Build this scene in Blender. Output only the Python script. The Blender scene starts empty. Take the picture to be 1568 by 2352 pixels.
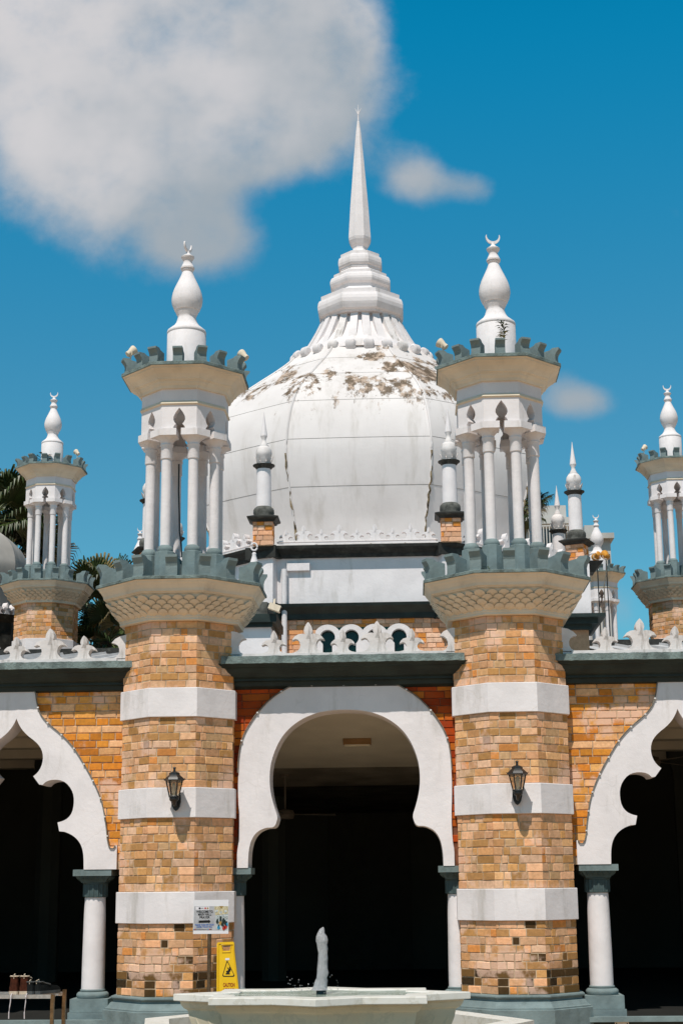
import bpy, math, random
from mathutils import Vector, Matrix, noise
from mathutils.geometry import tessellate_polygon
R = math.radians
PI = math.pi
sc = bpy.context.scene
col = sc.collection
random.seed(7)

# ------------------------------------------------------------------ camera
F, PITCH, ROLL, YAW = 3548.0, .235, .01, .0436      # focal length in pixels of a 1568x2352 frame
def w2(x, u, d):
    c, s = math.cos(PITCH), math.sin(PITCH)
    y, z = c*d-s*u, s*d+c*u
    c, s = math.cos(YAW), math.sin(YAW)
    return Vector((c*x-s*y, s*x+c*y, z))
def at(px, py, Y):
    """point of the plane y=Y seen at pixel (px,py); used to measure real positions"""
    dx, dy = px-784, py-1176
    c, s = math.cos(ROLL), math.sin(ROLL)
    v = w2((c*dx-s*dy)/F, -(s*dx+c*dy)/F, 1)
    k = Y/v.y
    return Vector((v.x*k, Y, v.z*k+1.6))
c_, s_ = math.cos(ROLL), math.sin(ROLL)
right, down, fwd = w2(c_, -s_, 0), w2(-s_, -c_, 0), w2(0, 0, 1)
cam = bpy.data.objects.new('camera', bpy.data.cameras.new('camera'))
col.objects.link(cam)
m = Matrix.Identity(4)
for i in range(3):
    m[i][0], m[i][1], m[i][2] = right[i], -down[i], -fwd[i]
m[2][3] = 1.6
cam.matrix_world = m
cam.data.sensor_fit = 'VERTICAL'; cam.data.sensor_height = 36; cam.data.lens = F/2352*36
cam.data.clip_start = .1; cam.data.clip_end = 3000
sc.camera = cam
sc.render.resolution_x, sc.render.resolution_y = 682, 1024

# ------------------------------------------------------------------ light
SUN = Vector((.078, .2716, -.49)).normalized()
sl = bpy.data.lights.new('sun', 'SUN'); sl.energy = 5.0; sl.angle = R(.5); sl.color = (1, .935, .865)
so = bpy.data.objects.new('sun', sl); col.objects.link(so)
so.rotation_euler = SUN.to_track_quat('-Z', 'Y').to_euler()
vs = sc.view_settings
vs.view_transform = 'Standard'; vs.look = 'None'; vs.gamma = 1; vs.exposure = -.1; vs.use_curve_mapping = False

# ------------------------------------------------------------------ node helper
class NT:
    def __init__(s, nt): s.nt = nt; s.n = nt.nodes; s.l = nt.links
    def node(s, t, **k):
        n = s.n.new(t)
        for a, v in k.items():
            if a.startswith('_'): n.inputs[a[1:]].default_value = v
            else: setattr(n, a, v)
        return n
    def put(s, sock, v):
        if isinstance(v, bpy.types.NodeSocket): s.l.new(v, sock)
        else: sock.default_value = v
    def math(s, op, a, b=0, c=0, clamp=False):
        n = s.n.new('ShaderNodeMath'); n.operation = op; n.use_clamp = clamp
        s.put(n.inputs[0], a); s.put(n.inputs[1], b); s.put(n.inputs[2], c)
        return n.outputs[0]
    def mix(s, f, a, b, blend='MIX'):
        n = s.n.new('ShaderNodeMix'); n.data_type = 'RGBA'; n.blend_type = blend
        s.put(n.inputs[0], f)
        s.put(n.inputs[6], a if isinstance(a, bpy.types.NodeSocket) else (*a, 1))
        s.put(n.inputs[7], b if isinstance(b, bpy.types.NodeSocket) else (*b, 1))
        return n.outputs[2]
    def ramp(s, v, lo, hi, a=0, b=1):
        n = s.n.new('ShaderNodeMapRange'); n.interpolation_type = 'SMOOTHSTEP'
        s.put(n.inputs[0], v)
        for i, q in enumerate((lo, hi, a, b)): n.inputs[i+1].default_value = q
        return n.outputs[0]
    def noise(s, co, scale, detail=4, rough=.55, vec=None):
        n = s.n.new('ShaderNodeTexNoise'); n.inputs['Scale'].default_value = scale
        n.inputs['Detail'].default_value = detail; n.inputs['Roughness'].default_value = rough
        if vec:
            mp = s.n.new('ShaderNodeMapping'); mp.inputs['Scale'].default_value = vec
            s.l.new(co, mp.inputs[0]); co = mp.outputs[0]
        s.l.new(co, n.inputs['Vector'])
        return n.outputs[0]

# ------------------------------------------------------------------ world: sky and clouds
world = bpy.data.worlds.new("World"); sc.world = world; world.use_nodes = True
W = NT(world.node_tree); W.n.clear()
out = W.n.new('ShaderNodeOutputWorld'); bg = W.n.new('ShaderNodeBackground')
W.l.new(bg.outputs[0], out.inputs[0])
sky = W.node('ShaderNodeTexSky', sky_type='NISHITA', sun_disc=False, sun_elevation=R(59), sun_rotation=R(203),
             air_density=1.0, dust_density=.4, ozone_density=2.5)
bg.inputs[1].default_value = .13
tc = W.n.new('ShaderNodeTexCoord')
sep = W.n.new('ShaderNodeSeparateXYZ'); W.l.new(tc.outputs['Generated'], sep.inputs[0])
yy = W.math('MAXIMUM', sep.outputs[1], .02)
U = W.math('DIVIDE', sep.outputs[0], yy); V = W.math('DIVIDE', sep.outputs[2], yy)
cmb = W.n.new('ShaderNodeCombineXYZ'); W.l.new(U, cmb.inputs[0]); W.l.new(V, cmb.inputs[1])
n1 = W.noise(cmb.outputs[0], 7, 10, .60); n2 = W.noise(cmb.outputs[0], 20, 10, .66)
def blob(px, py, rx, ry):
    c = at(px, py, 1); u0, v0 = c.x, c.z-1.6
    a = W.math('DIVIDE', W.math('SUBTRACT', U, u0), rx/F); b = W.math('DIVIDE', W.math('SUBTRACT', V, v0), ry/F)
    d = W.math('ADD', W.math('MULTIPLY', a, a), W.math('MULTIPLY', b, b))
    return W.ramp(W.math('SQRT', d), 0, 1.7, 1, 0)
tot = None
for b in [(60, 140, 460, 330), (420, 130, 420, 300), (690, 170, 210, 210), (560, 300, 240, 160), (300, 420, 260, 200), (480, 560, 140, 100), (760, 60, 130, 110)]:
    q = blob(*b)
    tot = q if tot is None else W.math('ADD', tot, q)
for b in [(925, 385, 95, 80), (985, 425, 90, 60), (1090, 432, 60, 48), (1275, 900, 85, 70), (1345, 925, 80, 45), (1400, 1390, 90, 80)]:
    tot = W.math('ADD', tot, W.math('MULTIPLY', blob(*b), .62))
tot = W.math('MINIMUM', tot, 1.0)
dens = W.math('ADD', tot, W.math('MULTIPLY', W.math('SUBTRACT', n1, .5), 1.2))
dens = W.math('ADD', dens, W.math('MULTIPLY', W.math('SUBTRACT', n2, .5), .7))
mask = W.math('MULTIPLY', W.ramp(dens, .2, 1.1), W.ramp(sep.outputs[1], .02, .2))
tint = W.mix(1, sky.outputs[0], W.mix(W.ramp(sep.outputs[2], .2, .55), (.34, .84, .84), (.008, 1.06, 1.17)), 'MULTIPLY')
n3 = W.noise(cmb.outputs[0], 5, 5, .5)
cc = W.mix(W.ramp(W.math('ADD', n3, W.math('MULTIPLY', W.math('SUBTRACT', V, .55), 1.1)), .36, .66), (3.1, 3.45, 3.75), (5.7, 5.45, 5.45))
tint = W.mix(1, tint, W.mix(W.ramp(sep.outputs[2], .50, .80), (1, 1, 1), (.20, .15, .15)), 'MULTIPLY')
tint = W.mix(W.ramp(sep.outputs[2], .02, .17, 1, 0), tint, (1.5, 1.15, .8))
fin = W.mix(W.math('MULTIPLY', mask, .93), tint, cc)
W.l.new(fin, bg.inputs[0])

# ------------------------------------------------------------------ materials
MATS = {}
def principled(name, rough=.7, spec=.3):
    m = bpy.data.materials.new(name); m.use_nodes = True
    T = NT(m.node_tree); b = T.n['Principled BSDF']
    b.inputs['Roughness'].default_value = rough; b.inputs['Specular IOR Level'].default_value = spec
    MATS[name] = m
    tc = T.n.new('ShaderNodeTexCoord')
    return m, T, b, tc.outputs['Object']
def bump(T, b, h, strength=.3, dist=.01):
    n = T.n.new('ShaderNodeBump'); n.inputs['Strength'].default_value = strength; n.inputs['Distance'].default_value = dist
    T.put(n.inputs['Height'], h); T.l.new(n.outputs[0], b.inputs['Normal'])
def plain(name, c, rough=.7, spec=.3, var=.12, scale=6, metallic=0, dirt=None, damt=0, bmp=.15, streak=False, bdist=.006, crack=0):
    m, T, b, co = principled(name, rough, spec)
    n = T.noise(co, scale, 5)
    c2 = tuple(x*(1-var*2) for x in c)
    f = T.mix(T.ramp(n, .3, .7), c2, tuple(min(1, x*(1+var*.3)) for x in c))
    if dirt:
        d = T.noise(co, scale*.55, 9, .68, vec=(2.2, 2.2, .45) if streak else None)
        f = T.mix(T.math('MULTIPLY', T.ramp(d, .53, .72), damt), f, dirt)
    if crack:
        nv = T.n.new('ShaderNodeTexNoise'); nv.inputs['Scale'].default_value = 3; T.l.new(co, nv.inputs['Vector'])
        vv = T.n.new('ShaderNodeVectorMath'); vv.operation = 'MULTIPLY_ADD'; T.l.new(nv.outputs[1], vv.inputs[0]); vv.inputs[1].default_value = (.35, .35, .35); T.l.new(co, vv.inputs[2])
        vo = T.n.new('ShaderNodeTexVoronoi'); vo.feature = 'DISTANCE_TO_EDGE'; vo.inputs['Scale'].default_value = 2.2; T.l.new(vv.outputs[0], vo.inputs['Vector'])
        ck = T.math('MULTIPLY', T.ramp(vo.outputs['Distance'], 0, .014, 1, 0), T.ramp(T.noise(co, 1.6, 4), .50, .60))
        f = T.mix(T.math('MULTIPLY', ck, crack), f, (.36, .32, .27))
    T.l.new(f, b.inputs['Base Color'])
    b.inputs['Metallic'].default_value = metallic
    bump(T, b, T.noise(co, scale*6, 6, .65), bmp, bdist)
    return m
WHITE = (.745, .70, .69)
white = plain('white_plaster', WHITE, .8, .15, .05, 3, dirt=(.34, .31, .26), damt=.48, bmp=.6, streak=True, crack=.16)
cream = plain('weathered_plaster', (.74, .63, .48), .85, .1, .08, 2.5, dirt=(.30, .24, .17), damt=.35, bmp=.35, streak=True)
aged = plain('aged_white_plaster', (.72, .675, .65), .85, .1, .08, 7, dirt=(.19, .165, .13), damt=.75, bmp=.5, streak=True)
teal = plain('teal_paint', (.195, .250, .248), .75, .2, .14, 5, dirt=(.05, .07, .06), damt=.55, bmp=.7)
teal_worn = plain('worn_teal_coping', (.185, .235, .222), .8, .2, .22, 9, dirt=(.03, .035, .025), damt=.8, bmp=1, bdist=.012)
darkgreen = plain('dark_green_paint', (.018, .030, .026), .55, .3, .2, 5, bmp=.3)
blackpaint = plain('dark_grey_paint', (.028, .028, .024), .7, .3, .25, 9, dirt=(.12, .12, .10), damt=.5, bmp=.4)
greystone = plain('grey_weathered_stone', (.13, .13, .115), .85, .2, .3, 9, dirt=(.05, .05, .04), damt=.6, bmp=.6)
mortar = plain('mortar', (.56, .42, .28), .95, .05, .2, 14, bmp=.4)
mortar_red = plain('red_mortar', (.22, .09, .05), .95, .05, .2, 14, bmp=.5)
iron = plain('black_iron', (.008, .009, .009), .45, .5, .1, 20)
steel = plain('steel', (.66, .62, .58), .38, .6, .1, 30, metallic=.9, bmp=.05)
bronze = plain('bronze_steel', (.30, .19, .10), .3, .6, .2, 30, metallic=.85, bmp=.05)
concrete = plain('ceiling_plaster', (.70, .63, .50), .9, .1, .06, 2)
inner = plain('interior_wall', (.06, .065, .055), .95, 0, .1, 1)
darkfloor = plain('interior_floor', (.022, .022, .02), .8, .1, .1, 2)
roofmetal = plain('white_roof_metal', (.52, .52, .52), .6, .3, .08, 2)
wire = plain('cable_rubber', (.22, .20, .16), .7, .2, .2, 20)
clipm = plain('cable_clip_white', (.7, .68, .64), .6, .3)
redclay = plain('terrace_tiles', (.30, .20, .12), .9, .1, .1, 1)
bgwall = plain('distant_wall', (.50, .49, .46), .9, .1, .1, .4, dirt=(.22, .21, .18), damt=.5)
bgglass = plain('distant_glass', (.05, .065, .07), .2, .5, .1, 1)
yellow = plain('yellow_plastic', (.72, .44, .004), .4, .4, .04, 10, bmp=.04)
ink = plain('black_ink', (.012, .012, .012), .7, .2, 0, 10)
red_ink = plain('red_ink', (.28, .045, .01), .7, .2, 0, 10)
blue_ink = plain('blue_ink', (.03, .13, .45), .7, .2, 0, 10)
boardm = plain('sign_board', (.66, .64, .66), .35, .4, .02, 4, bmp=.02)
sheetm = plain('sign_print_grey', (.42, .42, .43), .5, .3, .15, 14, bmp=.02)
orange_lamp = plain('amber_lens', (.62, .27, .03), .35, .5, .05, 10)
brown_suede = plain('brown_suede', (.06, .018, .009), .9, .1, .25, 30)
black_suede = plain('black_suede', (.010, .012, .012), .9, .1, .2, 30)
cream_rub = plain('cream_rubber', (.55, .45, .34), .7, .2, .1, 20)
grey_rub = plain('grey_rubber', (.07, .075, .075), .6, .2, .1, 20)
lace = plain('white_lace', (.62, .56, .56), .9, .1, .1, 40)
leafp = plain('leaf_green', (.06, .085, .015), .55, .3, .3, 10)
leafy = plain('leaf_yellow', (.30, .24, .03), .55, .3, .2, 10)
print_c = {k: plain('print_'+k, v, .5, .3, .2, 60, bmp=0) for k, v in dict(cream=(.55, .48, .30), pale=(.52, .56, .55), dark=(.02, .035, .03),
          cyan=(.03, .25, .42), red=(.5, .03, .02), tan=(.45, .27, .08), gold=(.35, .22, .04)).items()}

def brickmat(name, smear, smear_amt, dirt=.5):
    m, T, b, co = principled(name, .9, .1)
    a = T.n.new('ShaderNodeAttribute'); a.attribute_name = 'Col'
    n = T.noise(co, 28, 6, .65)
    f = T.mix(T.ramp(n, .34, .66), T.mix(.27, a.outputs[0], (.12, .07, .03)), a.outputs[0])
    s = T.noise(co, 2.3, 6, .6)
    f = T.mix(T.math('MULTIPLY', T.ramp(s, .53, .62), smear_amt), f, smear)
    d = T.noise(co, 5.5, 8, .7)
    f = T.mix(T.math('MULTIPLY', T.ramp(d, .56, .74), dirt), f, (.10, .055, .02))
    T.l.new(f, b.inputs['Base Color'])
    bump(T, b, T.noise(co, 45, 7, .7), .38, .006)
    return m
brick = brickmat('brick', (.78, .53, .41), .6, .3)
brick_bay = brickmat('orange_brick', (.74, .47, .34), .85, .25)
brick_red = brickmat('red_painted_brick', (.45, .10, .03), .2, .2)
brick_far = brickmat('pale_brick', (.70, .42, .26), .4, .3)

def dome_material():
    m, T, b, co = principled('dome_sheet', .62, .25)
    sp = T.n.new('ShaderNodeSeparateXYZ'); T.l.new(co, sp.inputs[0])
    X, Y, Z = sp.outputs
    base = T.mix(T.ramp(T.noise(co, .7, 4), .3, .7), (.62, .58, .56), (.72, .68, .66))
    st = T.noise(co, 3.6, 10, .7, vec=(1, 1, .10))
    base = T.mix(T.math('MULTIPLY', T.ramp(st, .48, .7), .42), base, (.40, .36, .31))
    # peeling, mouldy paint on the upper shoulder
    pe = T.noise(co, 4.6, 12, .78, vec=(1, 1, .38))
    big = T.noise(co, 1.15, 4, .6)
    zone = T.math('MULTIPLY', T.ramp(Z, 9.35, 10.15), T.ramp(Z, 10.8, 11.1, 1, 0))
    zone2 = T.math('MULTIPLY', T.ramp(Z, 8.7, 9.9), .5)
    k = T.math('ADD', T.math('MULTIPLY', T.math('MAXIMUM', zone, zone2), T.ramp(big, .42, .60)), T.math('MULTIPLY', zone, .26))
    msk = T.ramp(T.math('ADD', pe, T.math('MULTIPLY', k, .21)), .632, .71)
    darkc = T.mix(T.ramp(T.noise(co, 6, 7, .75, vec=(1, 1, .5)), .44, .60), (.12, .085, .055), (.46, .35, .27))
    base = T.mix(T.math('MULTIPLY', msk, T.math('MINIMUM', T.math('MULTIPLY', k, 2.0), 1)), base, darkc)
    T.l.new(base, b.inputs['Base Color'])
    bump(T, b, T.noise(co, 14, 6, .6), .25, .01)
    return m
domem = dome_material()
seam_dark = plain('seam_dark', (.17, .15, .12), .9, .1, .3, 8)
seam_rust = plain('seam_rust', (.30, .23, .14), .9, .1, .45, 12, dirt=(.05, .03, .02), damt=.9)

def marble(name='marble', c=(.66, .63, .57)):
    m, T, b, co = principled(name, .5, .2)
    w = T.noise(co, 3, 8, .7)
    v = T.ramp(T.math('ABSOLUTE', T.math('SUBTRACT', w, .5)), 0, .035, 1, 0)
    f = T.mix(T.math('MULTIPLY', v, .4), c, (.42, .38, .29))
    f = T.mix(T.math('MULTIPLY', T.ramp(T.noise(co, 9, 5), .5, .75), .4), f, (.50, .45, .34))
    T.l.new(f, b.inputs['Base Color']); bump(T, b, T.noise(co, 50, 4), .08, .003)
    return m
marblem = marble(); marble_warm = marble('shaded_marble', (.60, .51, .37))  # second copy for the bowl, warm tone of its shade put into the colour
def tilem():
    m, T, b, co = principled('cream_tiles', .4, .4)
    a = T.n.new('ShaderNodeAttribute'); a.attribute_name = 'Col'
    f = T.mix(T.math('MULTIPLY', T.ramp(T.noise(co, 7, 7, .7, vec=(1, 1, .3)), .5, .7), .7), a.outputs[0], (.32, .22, .12))
    T.l.new(f, b.inputs['Base Color'])
    return m
tiles = tilem()
def waterm():
    m, T, b, co = principled('pool_water', .08, .5)
    f = T.mix(T.ramp(T.noise(co, 10, 6, .6, vec=(.5, 1.6, 1)), .4, .65), (.10, .15, .10), (.34, .38, .32))
    T.l.new(f, b.inputs['Base Color']); bump(T, b, T.noise(co, 26, 5, vec=(.6, 1.5, 1)), .8, .02)
    return m
water = waterm()
def jetm():
    m, T, b, co = principled('foaming_water', .18, .6)
    b.inputs['Base Color'].default_value = (.58, .57, .57, 1)
    b.inputs['Transmission Weight'].default_value = .3
    bump(T, b, T.noise(co, 60, 6, .7, vec=(1, 1, .5)), 1, .02)
    return m
jetmat = jetm()
def glassm():
    m, T, b, co = principled('lantern_glass', .15, .5)
    b.inputs['Base Color'].default_value = (.75, .66, .5, 1); b.inputs['Transmission Weight'].default_value = .9
    return m
glass = glassm()
greenglass = plain('green_glass', (.002, .016, .011), .15, .4, .1, 4)
def palmm(name, a, b2):
    m, T, b, co = principled(name, .45, .35)
    at_ = T.n.new('ShaderNodeAttribute'); at_.attribute_name = 'Col'
    T.l.new(at_.outputs[0], b.inputs['Base Color'])
    return m
palmmat = palmm('palm_leaf', 0, 0)
trunkm = plain('palm_trunk', (.12, .09, .06), .9, .1, .3, 5, bmp=1)
def groundm():
    m, T, b, co = principled('paving', .85, .15)
    br = T.n.new('ShaderNodeTexBrick'); T.l.new(co, br.inputs['Vector'])
    br.inputs['Scale'].default_value = 2.5; br.inputs['Color1'].default_value = (.56, .39, .25, 1); br.inputs['Color2'].default_value = (.46, .32, .21, 1)
    br.inputs['Mortar'].default_value = (.25, .2, .16, 1); br.inputs['Mortar Size'].default_value = .01
    T.l.new(T.mix(T.ramp(T.noise(co, .8, 5), .3, .7), T.mix(.25, br.outputs[0], (.2, .15, .1)), br.outputs[0]), b.inputs['Base Color'])
    return m
paving = groundm()

# ------------------------------------------------------------------ mesh builder
class MB:
    def __init__(s): s.v = []; s.f = []; s.c = []; s.mi = []; s.cur = (1, 1, 1); s.m = 0
    def add(s, vs, fs, M=None):
        o = len(s.v)
        s.v += [tuple(M @ Vector(p)) if M else tuple(p) for p in vs]
        for f in fs: s.f.append([i+o for i in f]); s.c.append(s.cur); s.mi.append(s.m)
        return s
    def box(s, x0, x1, y0, y1, z0, z1, M=None):
        v = [(x, y, z) for z in (z0, z1) for y in (y0, y1) for x in (x0, x1)]
        return s.add(v, [(0, 2, 3, 1), (4, 5, 7, 6), (0, 1, 5, 4), (2, 6, 7, 3), (0, 4, 6, 2), (1, 3, 7, 5)], M)
    def loft(s, n, prof, apo=True, cx=0, cy=0, M=None, cap=(1, 1), ph=0):
        """polygonal lathe. prof = [(apothem or radius, z)]; faces square to -Y"""
        k = 1/math.cos(PI/n) if apo else 1
        v = []
        for r, z in prof:
            for i in range(n):
                a = -PI/2-PI/n+2*PI*i/n+ph
                v.append((cx+r*k*math.cos(a), cy+r*k*math.sin(a), z))
        f = []
        for j in range(len(prof)-1):
            for i in range(n):
                a, b = j*n+i, j*n+(i+1) % n
                f.append((a, b, b+n, a+n) if prof[j+1][1] >= prof[j][1] or True else 0)
        if cap[0]: f.append(tuple(reversed(range(n))))
        if cap[1]: f.append(tuple(range((len(prof)-1)*n, len(prof)*n)))
        return s.add(v, f, M)
    def extrude(s, outer, y0, y1, holes=(), M=None, plane='xz'):
        """outline in (x,z), extruded from y0 to y1"""
        loops = [list(outer)]+[list(h) for h in holes]
        flat = [p for l in loops for p in l]
        tri = tessellate_polygon([[Vector((p[0], p[1], 0)) for p in l] for l in loops])
        n = len(flat); v = [(p[0], y0, p[1]) for p in flat]+[(p[0], y1, p[1]) for p in flat]
        f = []
        for t in tri:
            a, b, c = t
            ar = (flat[b][0]-flat[a][0])*(flat[c][1]-flat[a][1])-(flat[b][1]-flat[a][1])*(flat[c][0]-flat[a][0])
            if ar < 0: b, c = c, b
            f.append((a, b, c)); f.append((a+n, c+n, b+n))
        o = 0
        for li, l in enumerate(loops):
            k = len(l)
            area = sum(l[i][0]*l[(i+1) % k][1]-l[(i+1) % k][0]*l[i][1] for i in range(k))
            fl = (area > 0) == (li == 0)
            for i in range(k):
                a, b = o+i, o+(i+1) % k
                f.append((b, a, a+n, b+n) if fl else (a, b, b+n, a+n))
            o += k
        return s.add(v, f, M)
    def tube(s, pts, r, n=6, M=None):
        pts = [Vector(p) for p in pts]; v = []
        up = Vector((0, 0, 1)); rr = r if hasattr(r, '__len__') else [r]*len(pts)
        for i, p in enumerate(pts):
            t = (pts[min(i+1, len(pts)-1)]-pts[max(i-1, 0)]).normalized()
            a = t.cross(up)
            if a.length < .05: a = t.cross(Vector((1, 0, 0)))
            a.normalize(); b = a.cross(t)
            for j in range(n):
                q = 2*PI*j/n; v.append(p+a*math.cos(q)*rr[i]+b*math.sin(q)*rr[i])
        f = [(j*n+i, j*n+(i+1) % n, (j+1)*n+(i+1) % n, (j+1)*n+i) for j in range(len(pts)-1) for i in range(n)]
        f += [tuple(reversed(range(n))), tuple(range((len(pts)-1)*n, len(pts)*n))]
        return s.add(v, f, M)
    def build(s, name, mat, parent=None, smooth=None, fix=True):
        me = bpy.data.meshes.new(name); me.from_pydata(s.v, [], s.f)
        ca = me.color_attributes.new('Col', 'FLOAT_COLOR', 'CORNER')
        i = 0; buf = []
        for p, c in zip(me.polygons, s.c): buf += [c[0], c[1], c[2], 1.0]*p.loop_total
        ca.data.foreach_set('color', buf)
        for q in (mat if isinstance(mat, (list, tuple)) else [mat]): me.materials.append(q)
        me.polygons.foreach_set('material_index', s.mi)
        if smooth:
            me.polygons.foreach_set('use_smooth', [True]*len(me.polygons))
        me.validate(); me.update()
        if fix:
            import bmesh
            bm = bmesh.new(); bm.from_mesh(me)
            bmesh.ops.recalc_face_normals(bm, faces=bm.faces); bm.to_mesh(me); bm.free()
        if smooth: me.set_sharp_from_angle(angle=R(smooth))
        o = bpy.data.objects.new(name, me); col.objects.link(o)
        if parent: o.parent = parent
        return o
def thing(name, label, cat, loc=(0, 0, 0), rz=0, group=None):
    o = bpy.data.objects.new(name, None); col.objects.link(o); o.empty_display_size = .1
    o.location = loc; o.rotation_euler = (0, 0, rz)
    return tag(o, label, cat, group)
def tag(o, label, cat, group=None):
    o['label'] = label; o['category'] = cat
    if group: o['group'] = group
    return o
def struct(o): o['kind'] = 'structure'; return o
def copy_tree(o, parent=None):
    c = o.copy(); col.objects.link(c); c.parent = parent
    for ch in list(o.children): copy_tree(ch, c)
    return c
def Tm(x=0, y=0, z=0, rz=0, rx=0, ry=0): return Matrix.Translation((x, y, z)) @ Matrix.Rotation(rz, 4, 'Z') @ Matrix.Rotation(ry, 4, 'Y') @ Matrix.Rotation(rx, 4, 'X')

def srgb(r, g, b, k=1): return tuple(k*((x/255+.055)/1.055)**2.4 for x in (r, g, b))
TAN = [srgb(*c) for c in [(210, 162, 114), (196, 148, 88), (214, 168, 112), (186, 140, 84), (220, 172, 126), (222, 178, 130), (200, 150, 96), (176, 132, 76), (218, 180, 140), (210, 140, 72), (224, 170, 120), (214, 170, 124), (206, 158, 108), (196, 160, 112)]]
ORANGE = [srgb(*c) for c in [(216, 146, 58), (206, 130, 44), (222, 158, 76), (220, 168, 96), (226, 178, 124), (210, 140, 52), (222, 170, 110), (200, 124, 44), (214, 160, 100)]]
REDB = [srgb(*c, k=.72) for c in [(196, 84, 28), (170, 62, 22), (226, 128, 40), (156, 58, 26), (190, 76, 24), (208, 104, 34)]]
PALE = [srgb(*c) for c in [(224, 176, 136), (216, 164, 120), (230, 190, 152), (212, 150, 100), (226, 180, 140), (218, 140, 60)]]
BURNT = [srgb(*c) for c in [(70, 52, 30), (104, 78, 44), (50, 40, 27), (120, 88, 50)]]
def pick(pal, burnt=0):
    if random.random() < burnt: return random.choice(BURNT)
    c = random.choice(pal); k = random.uniform(.84, 1.26); c = (c[0]*1.03, c[1], c[2]*1.12)
    return tuple(x*k for x in c)
def brick_field(mb, M, w, z0, z1, pal, h=.0735, off=0, lens=(.07, .105, .16, .205), burnt=None, keep=None, t=.005, joint=.008):
    """bricks on a plane: local x along wall (0..w), z up, -y outward"""
    n = max(1, round((z1-z0)/h)); hh = (z1-z0)/n
    for r in range(n):
        za, zb = z0+r*hh+joint*.5, z0+(r+1)*hh-joint*.5
        x = 0; first = True
        while x < w-.005:
            L = random.choice(lens)*random.uniform(.92, 1.08)
            if first: L *= random.uniform(.35, 1); first = False
            if w-x-L < .06: L = w-x
            xa, xb = x+joint*.5, x+L-joint*.5
            if xa < .012: xa = 0
            if xb > w-.012: xb = w
            x += L
            if keep and not keep(xa, xb, za, zb): continue
            mb.cur = pick(pal, burnt((xa+xb)/2, za) if burnt else .004)
            j = lambda a=.0042: random.uniform(-a, a)
            d = -t+random.uniform(-.003, .003); e = .0035
            vs = [(xa, 0, za), (xb, 0, za), (xb, 0, zb), (xa, 0, zb),
                  (xa+e+j(), d, za+e+j()), (xb-e+j(), d, za+e+j()), (xb-e+j(), d, zb-e+j()), (xa+e+j(), d, zb-e+j())]
            if xa == 0: vs[4] = (0, d, vs[4][2]); vs[7] = (0, d, vs[7][2])
            if xb == w: vs[5] = (w, d, vs[5][2]); vs[6] = (w, d, vs[6][2])
            mb.add(vs, [(4, 5, 6, 7), (0, 1, 5, 4), (1, 2, 6, 5), (2, 3, 7, 6), (3, 0, 4, 7)], M)
    return mb
T8 = math.tan(PI/8)
def oct_frames(a, faces=range(8)):
    """matrix for each octagon face: local x along the face from its left end, -y outward"""
    for i in faces:
        yield i, Matrix.Rotation(i*PI/4, 4, 'Z') @ Matrix.Translation((-a*T8, -a, 0)), 2*a*T8

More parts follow.
